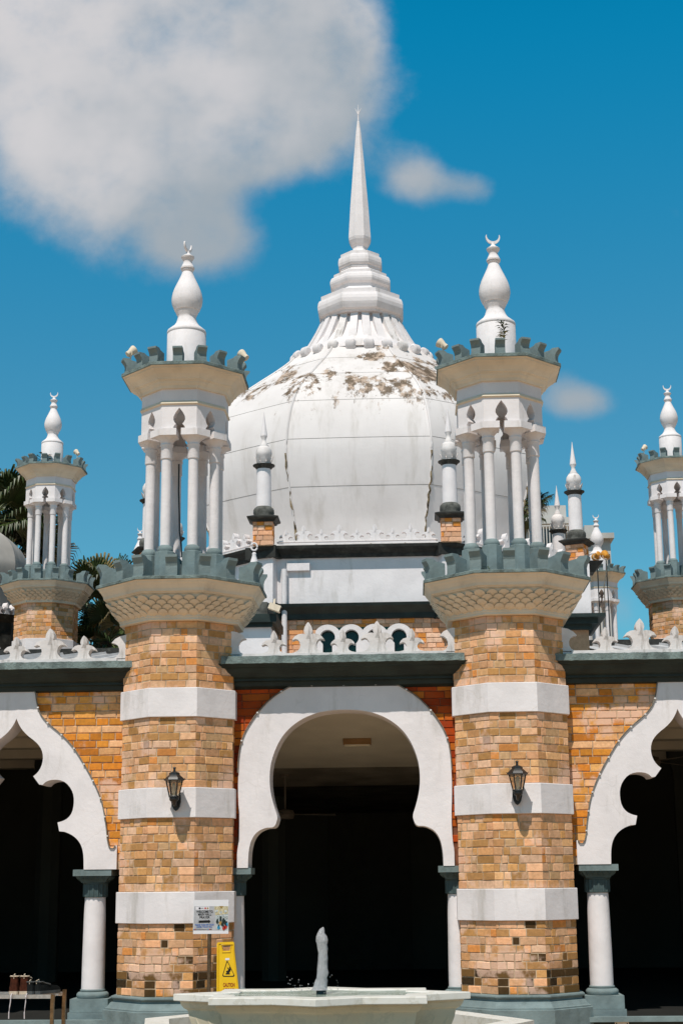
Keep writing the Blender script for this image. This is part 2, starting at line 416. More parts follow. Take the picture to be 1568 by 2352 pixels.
# ------------------------------------------------------------------ minaret
COPB, UP = 4.500, 6.773
def merlon(w, d, h):
    # side profile in (out, z): cyma bracket whose top leans outward
    p = [(0, 0), (.012, 0), (.012, .018), (-.002, .022), (-.004, h*.5), (.006, h*.66), (.03, h*.84), (.036, h*.88), (.036, h), (-d*.25, h), (-d*.45, h*.88), (-d, h*.8), (-d, 0)]
    mb = MB(); mb.extrude([(x, z) for x, z in p], -w/2, w/2)
    # extrude() lays the outline in x/z and thickness in y; turn so that outward is -y
    mb.v = [(y, -x, z) for x, y, z in mb.v]
    return mb
def make_minaret():
    t = thing('minaret', 'x', 'minaret')
    # brick shaft
    mb = MB(); core = MB()
    segs = [(.565, 1.231), (1.523, 2.216), (2.501, 3.181), (3.466, 4.127)]
    for z0, z1 in segs:
        core.loft(8, [(.5465, z0), (.5465, z1)])
        for i, M, w in oct_frames(.546):
            burnt = (lambda x, z: .5 if z < .76 else (.22 if z < .95 else .04)) if z0 < 1 else (lambda x, z: .006)
            brick_field(mb, M, w, z0, z1, TAN, burnt=burnt)
    sh = mb.build('brick_shaft', brick, t, fix=False); core.build('mortar_core', mortar, sh)
    for z0, z1 in [(1.231, 1.523), (2.216, 2.501), (3.181, 3.466)]:
        MB().loft(8, [(.572, z0), (.575, z0+.004), (.575, z1-.005), (.570, z1)]).build('painted_band', white, t)
    MB().loft(8, [(.67, 0), (.67, .435), (.655, .44), (.655, .452), (.635, .46), (.612, .49), (.604, .503), (.578, .507), (.578, .532), (.598, .537),
                  (.603, .548), (.60, .56), (.56, .566)]).build('plinth', teal, t)
    # corbel with scales
    cb = MB().loft(8, [(.56, 4.126), (.592, 4.128), (.60, 4.132), (.60, 4.155), (.606, 4.161), (.606, 4.178), (.655, 4.262), (.712, 4.345), (.722, 4.372), (.738, 4.376),
                       (.742, 4.386), (.758, 4.392), (.764, 4.42), (.785, 4.455), (.80, 4.472), (.808, 4.488), (.82, 4.499)])
    corb = cb.build('corbel', cream, t)
    sm = MB()
    for row in range(4):
        f = (row+.1)/4; z = 4.176+f*.165; a = .604+f*.105
        dz, da = .052, .034
        for i in range(8):
            n = 5
            for k in range(n+(row % 2)):
                u = (k+.5)/n-.5 if row % 2 == 0 else k/n-.5
                if row % 2 and k == n: continue
                ang = i*PI/4
                if row % 2 and k == 0: ang -= PI/8; aa = a/math.cos(PI/8)-.004; u = 0
                else: aa = a
                wd = 2*a*T8/n
                cx = u*2*a*T8 if not (row % 2 and k == 0) else 0
                hw = wd*.49
                # outline: pointed bottom, domed top, standing proud at the top
                ou = [(0, -.018), (hw*.55, -.004), (hw*.98, .010), (hw*.95, dz*.55), (hw*.55, dz*.88), (0, dz), (-hw*.55, dz*.88), (-hw*.95, dz*.55), (-hw*.98, .010), (-hw*.55, -.004)]
                vs = []
                for x, q in ou:
                    s_ = q/dz; vs.append((cx+x, -(aa+da*s_+.005+.024*max(s_, 0)), z+q))
                vs.append((cx, -(aa+da*.5+.024), z+dz*.5))
                m_ = len(ou)
                for x, q in ou: vs.append((cx+x, -(aa+da*q/dz-.012), z+q))
                fs = [(j, (j+1) % m_, m_) for j in range(m_)]+[(j, (j+1) % m_, m_+1+(j+1) % m_, m_+1+j) for j in range(m_)]
                sm.add(vs, fs, Matrix.Rotation(ang, 4, 'Z'))
    sm.build('leaf_scales', cream, corb, smooth=50)
    MB().loft(8, [(.822, 4.4995), (.834, 4.503), (.834, 4.528), (.826, 4.534), (.30, 4.545)]).build('coping', teal_worn, t)
    # merlons of the gallery
    m0 = merlon(.115, .17, .215); me = None
    def ring(src, a, z, n=16):
        o = src
        for i in range(n):
            ang = i*2*PI/n
            rr = a/math.cos(PI/8) if i % 2 else a
            if i: o = src.copy(); col.objects.link(o); o.parent = t
            o.rotation_euler = (0, 0, ang+(0 if 1 else 0))
            o.location = (math.sin(ang)*rr, -math.cos(ang)*rr, z)
    ring(m0.build('merlon', teal, t), .79, 4.531)
    # eight columns
    RC = .362
    cm = MB()
    first = None
    for i in range(8):
        ang = PI/8+i*PI/4
        if first is None:
            c = MB().loft(20, [(.054, 4.93), (.053, 5.3), (.0515, 5.848)], 0).build('column', white, t, smooth=40)
            b = MB().loft(8, [(.098, 4.53), (.098, 4.862), (.088, 4.868)], ph=PI/8)
            b.loft(20, [(.078, 4.868), (.083, 4.885), (.080, 4.905), (.068, 4.925), (.056, 4.936)], 0)
            b.build('column_base', teal, c, smooth=40)
            k = MB().loft(20, [(.0515, 5.84), (.060, 5.846), (.062, 5.855), (.059, 5.97), (.066, 5.985), (.069, 5.994), (.066, 6.003), (.062, 6.006), (.066, 6.025), (.088, 6.05), (.118, 6.074)], 0)
            # wedge-shaped abacus that follows the octagon
            def wedge(z0, z1, a1=.464, a0=.26, g=.024):
                cs, sn = math.cos(PI/8), math.sin(PI/8)
                nr, tr_ = Vector((sn, -cs, 0)), Vector((cs, sn, 0))
                pr = nr*a1-tr_*g; ir = nr*a0-tr_*g
                poly = [pr, Vector((0, -a1/cs, 0)), Vector((-pr.x, pr.y, 0)), Vector((-ir.x, ir.y, 0)), ir]
                n = len(poly)
                v = [(p.x, p.y+RC, z0) for p in poly]+[(p.x, p.y+RC, z1) for p in poly]
                k.add(v, [tuple(range(n)), tuple(range(n, 2*n))]+[(j, (j+1) % n, n+(j+1) % n, n+j) for j in range(n)])
            wedge(6.074, 6.146)
            k.build('capital', white, c, smooth=35)
            first = c
        else:
            c = copy_tree(first, t)
        c.location = (RC*math.sin(ang), -RC*math.cos(ang), 0); c.rotation_euler = (0, 0, ang)
    # arcaded drum
    dm = MB()
    hole = [(.062, 6.144), (.060, 6.166), (.047, 6.186), (.033, 6.199), (.048, 6.215), (.062, 6.245), (.059, 6.278), (.040, 6.318), (.018, 6.348), (0, 6.373)]
    a = .434; hw = a*T8
    outl = [(-hw, 6.144), (-hw, 6.574), (hw, 6.574), (hw, 6.144)]+hole+[(-x, z) for x, z in reversed(hole[:-1])]
    for i in range(8):
        dm.extrude([(x, z) for x, z in outl], -a, -a+.10, M=Matrix.Rotation(i*PI/4, 4, 'Z'))
    dm.loft(8, [(.36, 6.40), (.36, 6.41)])
    dr = dm.build('arcade_drum', white, t)
    MB().loft(8, [(.434, 6.404), (.446, 6.406), (.452, 6.415), (.447, 6.43), (.440, 6.442), (.436, 6.446)], cap=(0, 0)).build('string_course', cream, dr)
    MB().loft(8, [(.40, 6.573), (.455, 6.574), (.458, 6.583), (.464, 6.603), (.482, 6.625), (.490, 6.642), (.498, 6.646), (.500, 6.653), (.512, 6.658),
                  (.520, 6.675), (.548, 6.71), (.588, 6.742), (.606, 6.75), (.610, 6.764), (.630, 6.772)]).build('cornice', cream, t)
    MB().loft(8, [(.632, 6.7725), (.642, 6.776), (.642, 6.806), (.636, 6.811), (.2, 6.82)]).build('coping', teal_worn, t)
    ring(merlon(.10, .13, .163).build('merlon', teal, t), .605, 6.808)
    # finial
    f = MB().loft(32, [(.209, 6.81), (.2075, 7.312), (.203, 7.318), (.209, 7.326), (.210, 7.343), (.203, 7.360), (.186, 7.370), (.182, 7.378), (.165, 7.392), (.137, 7.415),
                       (.112, 7.455), (.099, 7.50), (.097, 7.515), (.103, 7.532), (.118, 7.563), (.126, 7.588), (.133, 7.590), (.146, 7.62), (.160, 7.655), (.167, 7.70), (.1655, 7.74), (.156, 7.79), (.139, 7.84), (.117, 7.89), (.094, 7.94),
                       (.072, 7.99), (.055, 8.037), (.064, 8.05), (.068, 8.058), (.062, 8.066), (.075, 8.073), (.075, 8.09), (.066, 8.10), (.056, 8.125), (.048, 8.14), (.048, 8.165), (.057, 8.18), (.070, 8.20), (.072, 8.213),
                       (.055, 8.225), (.032, 8.24), (.020, 8.26), (.015, 8.285)], 0).build('finial', white, t, smooth=38)
    cr = MB(); n = 18; P = []
    ro, ri = .078, .071
    for i in range(n+1):
        a = R(-198)+R(216)*i/n; P.append((ro*math.cos(a), 8.345+ro*math.sin(a)))
    for i in range(n, -1, -1):
        a = R(-198)+R(216)*i/n; s_ = math.sin(PI*i/n); P.append(((ri-.016*s_)*math.cos(a), 8.345+.004+(ri-.016*s_)*math.sin(a)+.004))
    cr.extrude(P, -.009, .009)
    crs = cr.build('crescent', white, f)
    return t, crs
MIN, crs = make_minaret()
MG = 'domed-gallery minarets of the arcade'
LX, RX, PY = -2.32, .98, 15.58
MIN.location = (LX, PY, 0); crs.rotation_euler = (0, 0, R(68))
MIN['label'] = 'large banded brick minaret left of the central arch, its crescent seen edge-on'; MIN['group'] = MG
for x, y, z, lab, cz in [(RX, PY, 0, 'large banded brick minaret right of the central arch, plant sprouting by its finial', 8),
                         (-6.80, 28.4, 2.54, 'smaller distant minaret at far left in front of the palms', 0),
                         (4.98, 28.3, 2.36, 'smaller distant minaret cut by the right edge of the picture', 0),
                         (4.78, 38.5, 2.25, 'farthest minaret on the right, low behind the roof, with amber floodlights', 0),
                         (-6.86, 38.5, 2.14, 'farthest minaret on the left, only its finial showing beside the big minaret', 0)]:
    c = copy_tree(MIN); c.location = (x, y, z); c['label'] = lab
    for q in c.children:
        if q.name.startswith('finial'): q.children[0].rotation_euler = (0, 0, R(cz))

# ------------------------------------------------------------------ arcade bays
def cr(ox, oy, s): return lambda x, y: ((ox+x/s)/1.7417, (oy+y/s)/1.7417)
def resample(P, n):
    P = [Vector((p[0], p[1])) for p in P]; L = [0]
    for a, b in zip(P, P[1:]): L.append(L[-1]+(b-a).length)
    o = []; j = 0
    for i in range(n):
        s = L[-1]*i/(n-1)
        while j < len(L)-2 and L[j+1] < s: j += 1
        t = (s-L[j])/max(1e-9, L[j+1]-L[j]); o.append(tuple(P[j].lerp(P[j+1], t)))
    return o
def smooth(P, it=1):
    for _ in range(it):
        Q = [P[0]]
        for a, b in zip(P, P[1:]): Q += [(a[0]*.75+b[0]*.25, a[1]*.75+b[1]*.25), (a[0]*.25+b[0]*.75, a[1]*.25+b[1]*.75)]
        P = Q+[P[-1]]
    return P
WY = 15.5; AY = 15.475; IMP = 1.742
def P3(fn, pts, Y=AY):
    r = [at(*fn(x, y), Y) for x, y in pts]; return [(p.x, p.z) for p in r]
c5 = cr(880, 2650, 1.568)
cin = P3(c5, [(175, 1254), (180, 1180), (198, 1115), (236, 1064), (292, 1042)])
cin = smooth(cin, 2)+P3(c5, [(345, 1040), (367, 978)])+smooth(P3(c5, [(366, 977), (340, 900), (318, 820), (307, 740), (314, 650), (336, 570), (378, 480), (440, 407), (520, 348), (610, 313), (700, 300), (790, 296), (880, 301), (965, 319), (1060, 358), (1140, 418), (1190, 488), (1227, 570), (1247, 650), (1251, 740), (1246, 820), (1231, 890), (1210, 954)]), 1)+P3(c5, [(1209, 955), (1228, 1018)])+smooth(P3(c5, [(1290, 1021), (1342, 1043), (1380, 1095), (1395, 1170), (1399, 1254)]), 2)
# make it symmetric about the middle of the bay
def sym(P, cx, n=160):
    Q = resample(P, n); o = []
    for i in range(n):
        a, b = Q[i], Q[n-1-i]; o.append((((a[0]-cx)-(b[0]-cx))/2, (a[1]+b[1])/2))
    return o
CI = [(x, z) for x, z in sym(cin, -.67)]
CI[0] = (CI[0][0], IMP); CI[-1] = (CI[-1][0], IMP)
co_ = P3(c5, [(108, 1254), (108, 1190), (118, 1130), (122, 980), (115, 850), (114, 740), (124, 560), (150, 460), (185, 395), (235, 322), (320, 230), (430, 160)])
co_ = smooth([(x+.67, z) for x, z in co_], 1)
co_ += [(co_[-1][0]+.035, co_[-1][1]+.012)]
CO = co_+[(-x, z) for x, z in reversed(co_)]
CO[0] = (CO[0][0], IMP); CO[-1] = (-CO[0][0], IMP)
c1b = cr(0, 2400, 2.139)
ax = at(*c1b(160, 1015), AY).x
def side(pts): return [(x-ax, z) for x, z in P3(c1b, pts)]
sh = smooth(side([(160, 1015), (178, 1062), (208, 1112), (255, 1162), (322, 1212), (364, 1260), (384, 1310), (387, 1368), (371, 1430), (341, 1478), (303, 1510)]), 1)
sh += side([(304, 1511), (354, 1580)])+smooth(side([(384, 1583), (408, 1557), (450, 1540), (520, 1538), (580, 1560), (629, 1618), (650, 1680), (650, 1750), (636, 1820), (600, 1868), (555, 1893), (512, 1904)]), 1)
sh += side([(511, 1905), (525, 1980)])+smooth(side([(568, 1983), (630, 2008), (682, 2050), (716, 2105), (733, 2180), (734, 2312)]), 2)
sh[-1] = (sh[-1][0], IMP); sh[0] = (0, sh[0][1])
SI = [(-x, z) for x, z in reversed(sh)]+sh[1:]
so_ = side([(300, 783), (318, 790), (326, 810)])+smooth(side([(330, 860), (350, 955), (383, 1012), (440, 1073), (530, 1145), (600, 1213), (662, 1290), (740, 1418), (792, 1510), (850, 1630), (888, 1740), (910, 1850), (925, 1960), (935, 2060)]), 1)+side([(944, 2100), (960, 2125), (985, 2125), (1001, 2100)])
so_ = so_+[(so_[-1][0]+.02, so_[-1][1])]+[(so_[-1][0]+.02, IMP)]
SO = [(-x, z) for x, z in reversed(so_)]+so_
PF = 1.65  # half pillar spacing
FL_L = [(0, .315), (.016, .298), (.036, .264), (.043, .232), (.037, .205), (.030, .192), (.06, .197), (.10, .191), (.135, .171), (.163, .134), (.150, .137), (.125, .146), (.10, .136), (.084, .11), (.078, .08), (.085, .05), (.105, .025), (.14, .008), (.175, 0)]
FL_S = [(0, .235), (.013, .220), (.028, .192), (.034, .165), (.028, .145), (.026, .137), (.05, .140), (.085, .131), (.11, .109), (.123, .084), (.112, .088), (.09, .096), (.07, .09), (.056, .07), (.053, .048), (.064, .025), (.09, .010), (.125, .003), (.168, 0)]
FL_E = [(0, .245), (.03, .243), (.08, .232), (.13, .205), (.165, .165), (.13, .160), (.10, .138), (.085, .105), (.086, .065), (.105, .03), (.145, .008), (.16, 0), (0, 0)]
def fleur(out, t=.095, s=1.0, sink=.01):
    P = [(x*s, z*s) for x, z in out]
    o = [(P[-1][0], -sink)]+list(reversed(P))+[(-x, z) for x, z in P[1:]]+[(-P[-1][0], -sink)]
    mb = MB().extrude(o, -t/2, t/2)
    # raised spine leaf
    h = P[0][1]; w = .03*s
    for sg in (-1, 1):
        mb.add([(0, sg*(t/2+.012), h*.93), (-w, sg*t/2, h*.75), (0, sg*(t/2+.014), h*.62), (w, sg*t/2, h*.75), (-w*.8, sg*t/2, h*.45), (w*.8, sg*t/2, h*.45)], [(0, 1, 2), (0, 2, 3), (1, 4, 2), (2, 4, 5), (2, 5, 3)])
    return mb
fl_mesh = {}
def put_fleur(kind, parent, x, y, z, s=1.0, rz=0, mat=None):
    key = (kind, s, (mat or aged).name)
    if key not in fl_mesh:
        o = fleur(FL_L if kind == 'L' else FL_S, s=s, t=.12*s).build('parapet_fleur', mat or aged, parent); fl_mesh[key] = o
    else:
        o = fl_mesh[key].copy(); col.objects.link(o); o.parent = parent
    o.location = (x, y, z); o.rotation_euler = (0, 0, rz); return o
def inside(P, x, z):
    c = False; j = len(P)-1
    for i in range(len(P)):
        if (P[i][1] > z) != (P[j][1] > z) and x < (P[j][0]-P[i][0])*(z-P[i][1])/(P[j][1]-P[i][1])+P[i][0]: c = not c
        j = i
    return c
def make_bay(lab, bx, inn, outr, center):
    t = thing('arcade_wall', lab, 'wall', (bx, 0, 0), 0, 'arched walls of the arcade')
    top = 3.60
    ring = list(inn)+list(reversed(outr))
    MB().extrude(ring, AY-.012, 15.83).build('arch_ring', white, t)
    N = 120; a = resample(inn, N); b = resample(outr, N)
    mid = [(p[0]*.5+q[0]*.5, p[1]*.5+q[1]*.5) for p, q in zip(a, b)]
    mid[0] = (mid[0][0], IMP); mid[-1] = (mid[-1][0], IMP)
    wl = [(-PF, IMP), (-PF, top), (PF, top), (PF, IMP)]+list(reversed(mid))
    MB().extrude(wl, WY, 15.81).build('wall_core', mortar_red if center else mortar, t)
    mb = MB()
    op = list(inn)
    def keep(xa, xb, za, zb):
        for x in (xa, (xa+xb)/2, xb):
            for z in (za, zb):
                if inside(op, x-PF, z) or (z < IMP+.02): return False
        return not all(inside(outr+[(outr[-1][0], IMP-.1), (outr[0][0], IMP-.1)], x-PF, z) for x in (xa, xb) for z in (za, zb))
    brick_field(mb, Matrix.Translation((-PF, WY, 0)), 2*PF, IMP, top, REDB if center else ORANGE, h=.0745, keep=keep, t=.008,
                lens=(.19, .27) if center else (.13, .23), burnt=lambda x, z: 0, joint=.006 if center else .009)
    mb.build('brickwork', brick_red if center else brick_bay, t, fix=False)
    # cornice and coping, run from pillar to pillar and into the pillars
    y0 = 15.20 if center else 15.25; zt, zb = (3.792, 3.718) if center else (3.772, 3.704); zl = 3.49
    k = (15.5-y0)/.3
    L = 1.31
    prof = [(y0+.015, zb+.001), (y0+.035*k, zb-.012), (y0+.045*k, zb-.028), (y0+.075*k, zb-.04), (y0+.10*k, zb-.075), (y0+.15*k, zb-.115), (y0+.19*k, zb-.13), (y0+.19*k, zb-.15), (y0+.225*k, zb-.16), (y0+.235*k, zb-.20), (15.495, zl), (15.78, zl), (15.78, zb+.001)]
    mb = MB()
    nP = len(prof)
    mb.add([(-L, y, z) for y, z in prof]+[(L, y, z) for y, z in prof], [(i, (i+1) % nP, nP+(i+1) % nP, nP+i) for i in range(nP)]+[tuple(range(nP)), tuple(range(nP, 2*nP))])
    mb.build('cornice', darkgreen, t)
    mb = MB(); n = 60; e = 1.205 if center else 1.20
    for i in range(n+1):
        x = -e+2*e*i/n; j = lambda: random.uniform(-.003, .003)
        mb.v += [(x, y0+j(), zb+j()), (x, y0+.004+j(), zt+j()), (x, 15.85, zt), (x, 15.85, zb)]
    for i in range(n):
        for q in range(4): mb.f.append((i*4+q, i*4+(q+1) % 4, i*4+4+(q+1) % 4, i*4+4+q)); mb.c.append((1, 1, 1)); mb.mi.append(0)
    mb.f += [(0, 1, 2, 3), (n*4+3, n*4+2, n*4+1, n*4)]; mb.c += [(1, 1, 1)]*2; mb.mi += [0, 0]
    mb.build('coping', teal_worn, t)
    yf = 15.38; zf = zt+.038
    MB().box(-1.03, 1.03, yf-.065, yf+.065, zt-.003, zf).build('parapet_base', aged, t)
    MB().box(-1.135, 1.135, yf-.045, yf+.045, zt-.003, zf-.003).build('parapet_footing', aged, t)
    for kx, kd in [(-.69, 'S'), (-.345, 'L'), (0, 'S'), (.345, 'L'), (.69, 'S')]: put_fleur(kd, t, kx, yf, zf-.002)
    for sg in (-1, 1):
        MB().extrude([(sg*(1.135-x), z+zf-.01) for x, z in FL_E], yf-.045, yf+.045).build('parapet_end', aged, t)
    return t
LB, CB, RB = LX-PF, LX+PF, RX+PF
make_bay('orange brick wall with pointed multifoil arch, left of the left minaret', LB, SI, SO, False)
make_bay('central wall with horseshoe arch and deep green cornice between the minarets', CB, CI, CO, True)
make_bay('orange brick wall with pointed multifoil arch, right of the right minaret', RB, SI, SO, False)

# arch columns
def make_column():
    t = thing('arch_column', 'x', 'column', group='stout columns carrying the arches')
    MB().loft(28, [(.113, .60), (.112, .9), (.107, 1.3), (.102, 1.475)], 0).build('shaft', white, t, smooth=40)
    b = MB().loft(28, [(.118, .583), (.124, .592), (.122, .603), (.113, .606)], 0)
    b.loft(28, [(.12, .52), (.150, .525), (.158, .545), (.156, .562), (.14, .578), (.118, .584)], 0)
    b.box(-.185, .185, -.185, .185, .40, .522); b.box(-.20, .20, -.20, .20, .0, .398)
    b.build('base', teal, t, smooth=40)
    c = MB().loft(28, [(.104, 1.474), (.116, 1.478), (.117, 1.60), (.124, 1.604), (.126, 1.613), (.120, 1.618)], 0)
    for i in range(16):
        a = i*2*PI/16; c.tube([(.113*math.cos(a), .113*math.sin(a), 1.482), (.113*math.cos(a), .113*math.sin(a), 1.60)], .013, 5)
    c.loft(4, [(.120, 1.616), (.123, 1.625), (.135, 1.645), (.162, 1.668), (.168, 1.682)])
    for i in range(4):
        M = Matrix.Rotation(i*PI/2, 4, 'Z')
        for q in range(-2, 3):
            x = q*.052
            c.add([(x-.024, -.170, 1.68), (x+.024, -.170, 1.68), (x, -.136, 1.628), (x, -.172, 1.660)], [(0, 1, 3), (0, 3, 2), (1, 2, 3)], M)
    c.build('capital', plain('teal_capital', (.07, .105, .105), .75, .2, .14, 5, bmp=.6), t, smooth=35)
    MB().box(-.190, .190, -.190, .190, 1.681, 1.7425).build('abacus', teal, t)
    return t
col0 = make_column()
sx = at(221, 2000, 15.66).x-LX
for i, (x, lab) in enumerate([(LX+sx, 'column at the right end of the left arch, beside the left minaret'),
                              (at(537, 2000, 15.66).x, 'half-hidden column at the left end of the central arch, behind the wet floor sign'),
                              (at(1050, 2000, 15.66).x, 'column at the right end of the central arch'),
                              (at(1369, 2000, 15.66).x, 'column at the left end of the right-hand arch, beside the right minaret')]):
    c = col0 if i == 0 else copy_tree(col0)
    c.location = (x, 15.66, 0); c['label'] = lab

# cables clipped along the arches
def cable(lab, bx, P, grp='cables clipped round the arches'):
    t = thing('cable', lab, 'cable', (bx, 0, 0), 0, grp)
    pts = [(x, AY-.022, z) for x, z in P]
    MB().tube(pts, .0065, 6).build('wire', wire, t)
    for i, (x, z) in enumerate(resample(P, max(6, int(len(P)*.35)))[1:-1]):
        if i % 2: MB().box(x-.009, x+.009, AY-.034, AY-.012, z-.007, z+.007).build('clip', clipm, t)
off = lambda P, d: [(x*(1+d/max(.4, math.hypot(x, z-2.3))), z+d*(z-2.3)/max(.4, math.hypot(x, z-2.3))) for x, z in P]
cable('cable along the edge of the left multifoil arch', LB, off(resample(so_[:-2], 60), .006))
cable('cable along the edge of the central horseshoe arch', CB, off(resample([p for p in CO if p[1] > 2.55], 60), .006))
cable('cable along the edge of the right multifoil arch', RB, [(-x, z) for x, z in off(resample(so_[:-2], 60), .006)])

# ------------------------------------------------------------------ ground, platform, interior
g = MB(); g.add([(-300, -300, 0), (300, -300, 0), (300, 400, 0), (-300, 400, 0)], [(0, 1, 2, 3)])
struct(g.build('ground', paving))
p = thing('arcade_platform', 'teal painted kerb and raised floor under the arches', 'platform')
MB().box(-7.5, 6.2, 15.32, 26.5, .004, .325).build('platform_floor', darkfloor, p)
MB().box(-1.75, .40, 15.9, 18.2, .326, .335).build('bounce_strip', plain('bounce_pale', (.78, .68, .52), .6, .3, .1, 2), p)  # pale strip added out of view to bounce light onto the centre ceiling
MB().box(-7.5, 6.2, 15.26, 15.36, .30, .345).build('kerb', teal, p)
MB().box(-7.5, 6.2, 15.305, 15.318, .004, .30).build('riser', plain('dark_timber', (.05, .055, .045), .8, .2, .3, 3), p)
h = thing('prayer_hall', 'dark prayer hall interior seen through the arches, pale plaster ceiling', 'hall')
MB().box(-7.5, -2.5, 15.81, 26.5, 3.44, 3.60).box(1.15, 6.2, 15.81, 26.5, 3.44, 3.60).build('ceiling', concrete, h)
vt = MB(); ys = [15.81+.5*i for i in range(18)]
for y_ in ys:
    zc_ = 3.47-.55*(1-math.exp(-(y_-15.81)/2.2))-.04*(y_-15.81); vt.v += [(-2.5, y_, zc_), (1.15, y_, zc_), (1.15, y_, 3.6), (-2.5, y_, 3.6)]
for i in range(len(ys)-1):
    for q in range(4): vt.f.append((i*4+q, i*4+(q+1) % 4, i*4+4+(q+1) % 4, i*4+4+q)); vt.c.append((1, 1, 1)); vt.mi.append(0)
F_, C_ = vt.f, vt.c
for nm, lo, hi, mm in (('curved_ceiling', 0, 6, concrete), ('middle_ceiling', 6, 9, plain('half_shade_plaster', (.30, .26, .20), .9, .1, .2, 2)), ('rear_ceiling', 9, 17, plain('deep_shade_plaster', (.09, .08, .06), .9, .1, .3, 2))):  # ceiling colour darkens in steps inward: fading light painted into the materials
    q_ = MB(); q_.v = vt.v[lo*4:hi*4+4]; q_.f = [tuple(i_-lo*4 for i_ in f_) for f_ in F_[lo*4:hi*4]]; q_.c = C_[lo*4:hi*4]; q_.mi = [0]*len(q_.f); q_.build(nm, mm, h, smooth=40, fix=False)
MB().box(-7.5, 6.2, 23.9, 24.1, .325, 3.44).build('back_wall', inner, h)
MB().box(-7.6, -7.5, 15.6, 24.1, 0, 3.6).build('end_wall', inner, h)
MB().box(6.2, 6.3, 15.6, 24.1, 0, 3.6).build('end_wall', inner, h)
for y in (17.2, 18.7, 20.3, 22.0):
    for x0, x1 in ((-7.5, LX+.25), (RX-.25, 6.2)):
        MB().box(x0, x1, y, y+.28, 3.22, 3.439).build('ceiling_beam', concrete, h)
for x in (-2.32, .98):
    MB().box(x-.06, x+.06, 16.3, 23.9, 2.9, 3.439).build('partition_beam', inner, h)
for x, y in ((-1.9, 21.5), (.56, 21.5), (-5.0, 21.5), (3.7, 21.5)):
    MB().loft(8, [(.16, .325), (.16, 3.0), (.22, 3.2), (.22, 3.44)], cx=x, cy=y).build('inner_pillar', inner, h)
MB().box(-1.3, -.05, 23.86, 23.899, .33, 2.7).build('doorway', plain('dark_door', (.03, .03, .022), .6, .2), h)
# ceiling lights and fans
l = thing('ceiling_light', 'long ceiling light fitting on the pale vault inside the central arch', 'ceiling light', (at(820, 1703, 17.3).x, 17.3, at(820, 1703, 17.3).z))
MB().box(-.155, .155, -.06, .06, -.035, .03).build('tray', plain('brown_tray', (.30, .17, .07), .6, .3), l)
MB().box(-.14, .14, -.035, .035, -.055, -.036).build('diffuser', plain('diffuser', (.85, .78, .6), .4, .4), l)
fanm = plain('brown_fan_enamel', (.16, .13, .10), .5, .3)
def fan(lab, x, y, rz):
    t = thing('ceiling_fan', lab, 'ceiling fan', (x, y, 2.93 if x > -2 and x < 1 else 3.42), rz, 'ceiling fans inside the arcade')
    MB().loft(12, [(.06, -.06), (.05, 0)], 0).loft(8, [(.012, -.45), (.012, -.05)], 0).build('rod', fanm, t, smooth=40)
    MB().loft(20, [(.03, -.58), (.10, -.57), (.12, -.52), (.10, -.47), (.03, -.45)], 0).build('motor', fanm, t, smooth=40)
    for i in range(3):
        MB().add([(.1, -.035, -.515), (.62, -.07, -.53), (.62, .06, -.505), (.1, .035, -.505), (.1, -.035, -.520), (.62, -.07, -.535), (.62, .06, -.51), (.1, .035, -.51)],
                 [(0, 1, 2, 3), (7, 6, 5, 4), (0, 4, 5, 1), (1, 5, 6, 2), (2, 6, 7, 3), (3, 7, 4, 0)], Matrix.Rotation(i*2*PI/3, 4, 'Z')).build('blade', fanm, t)
fan('ceiling fan in the left arch', -3.72, 18.0, .3)
fan('ceiling fan in the right arch', 2.72, 18.0, .9)
fan('ceiling fan at the left inside the central arch', at(655, 1850, 19.3).x, 19.3, .15)
# roof slab and sloping metal roofs behind the parapets
r = thing('arcade_roof', 'white metal roof panels behind the fleur parapets', 'roof')
MB().box(-7.5, 6.2, 15.80, 26, 3.602, 3.70).build('roof_slab', roofmetal, r)
for x0, x1 in ((-7.6, -3.25), (1.95, 6.3)):
    mb = MB(); n = int((x1-x0)/.35)
    for i in range(n):
        a = x0+(x1-x0)*i/n; b = x0+(x1-x0)*(i+1)/n
        mb.add([(a, 16.3, 3.75), (b-.03, 16.3, 3.75), (b-.03, 25.5, 5.35), (a, 25.5, 5.35)], [(0, 1, 2, 3)])
        mb.add([(b-.03, 16.3, 3.75), (b-.02, 16.3, 3.79), (b, 16.3, 3.75), (b, 25.5, 5.35), (b-.02, 25.5, 5.39), (b-.03, 25.5, 5.35)], [(0, 1, 4, 5), (1, 2, 3, 4)])
    mb.build('metal_sheet', roofmetal, r)
    MB().box(x0, x1, 25.5, 25.7, 3.7, 5.45).build('ridge_wall', blackpaint, r)

# scalloped screen with green keyholes, behind the central parapet
s = thing('scalloped_screen', 'white scalloped screen with dark green keyhole openings behind the central parapet', 'screen')
cs = cr(1120, 2480, 2.703); SY = 17.0
cxs = [at(*cs(x, 200), SY) for x in (512, 769, 1020, 1285)]; rr = abs(cxs[1].x-cxs[0].x)/2
zc = cxs[0].z+.03; outl = [(cxs[0].x-rr, 3.6)]
for c in cxs:
    for i in range(13):
        a = PI-.55-(PI-1.1)*i/12; outl.append((c.x+rr*1.16*math.cos(a), zc-.02+rr*1.1*math.sin(a)))
outl.append((cxs[-1].x+rr, 3.6))
holes = []
for c in cxs:
    q = []; r0 = rr*.64
    for i in range(21):
        a = R(-52)+R(284)*i/20; q.append((c.x+r0*math.cos(a), zc-.02+r0*1.05*math.sin(a)))
    q += [(c.x-r0*.62, zc-.20), (c.x-r0*.9, zc-.30), (c.x-r0*.9, 3.66), (c.x+r0*.9, 3.66), (c.x+r0*.9, zc-.30), (c.x+r0*.62, zc-.20)]
    holes.append(q)
MB().extrude(outl, SY, SY+.10, holes).build('screen_panel', white, s)
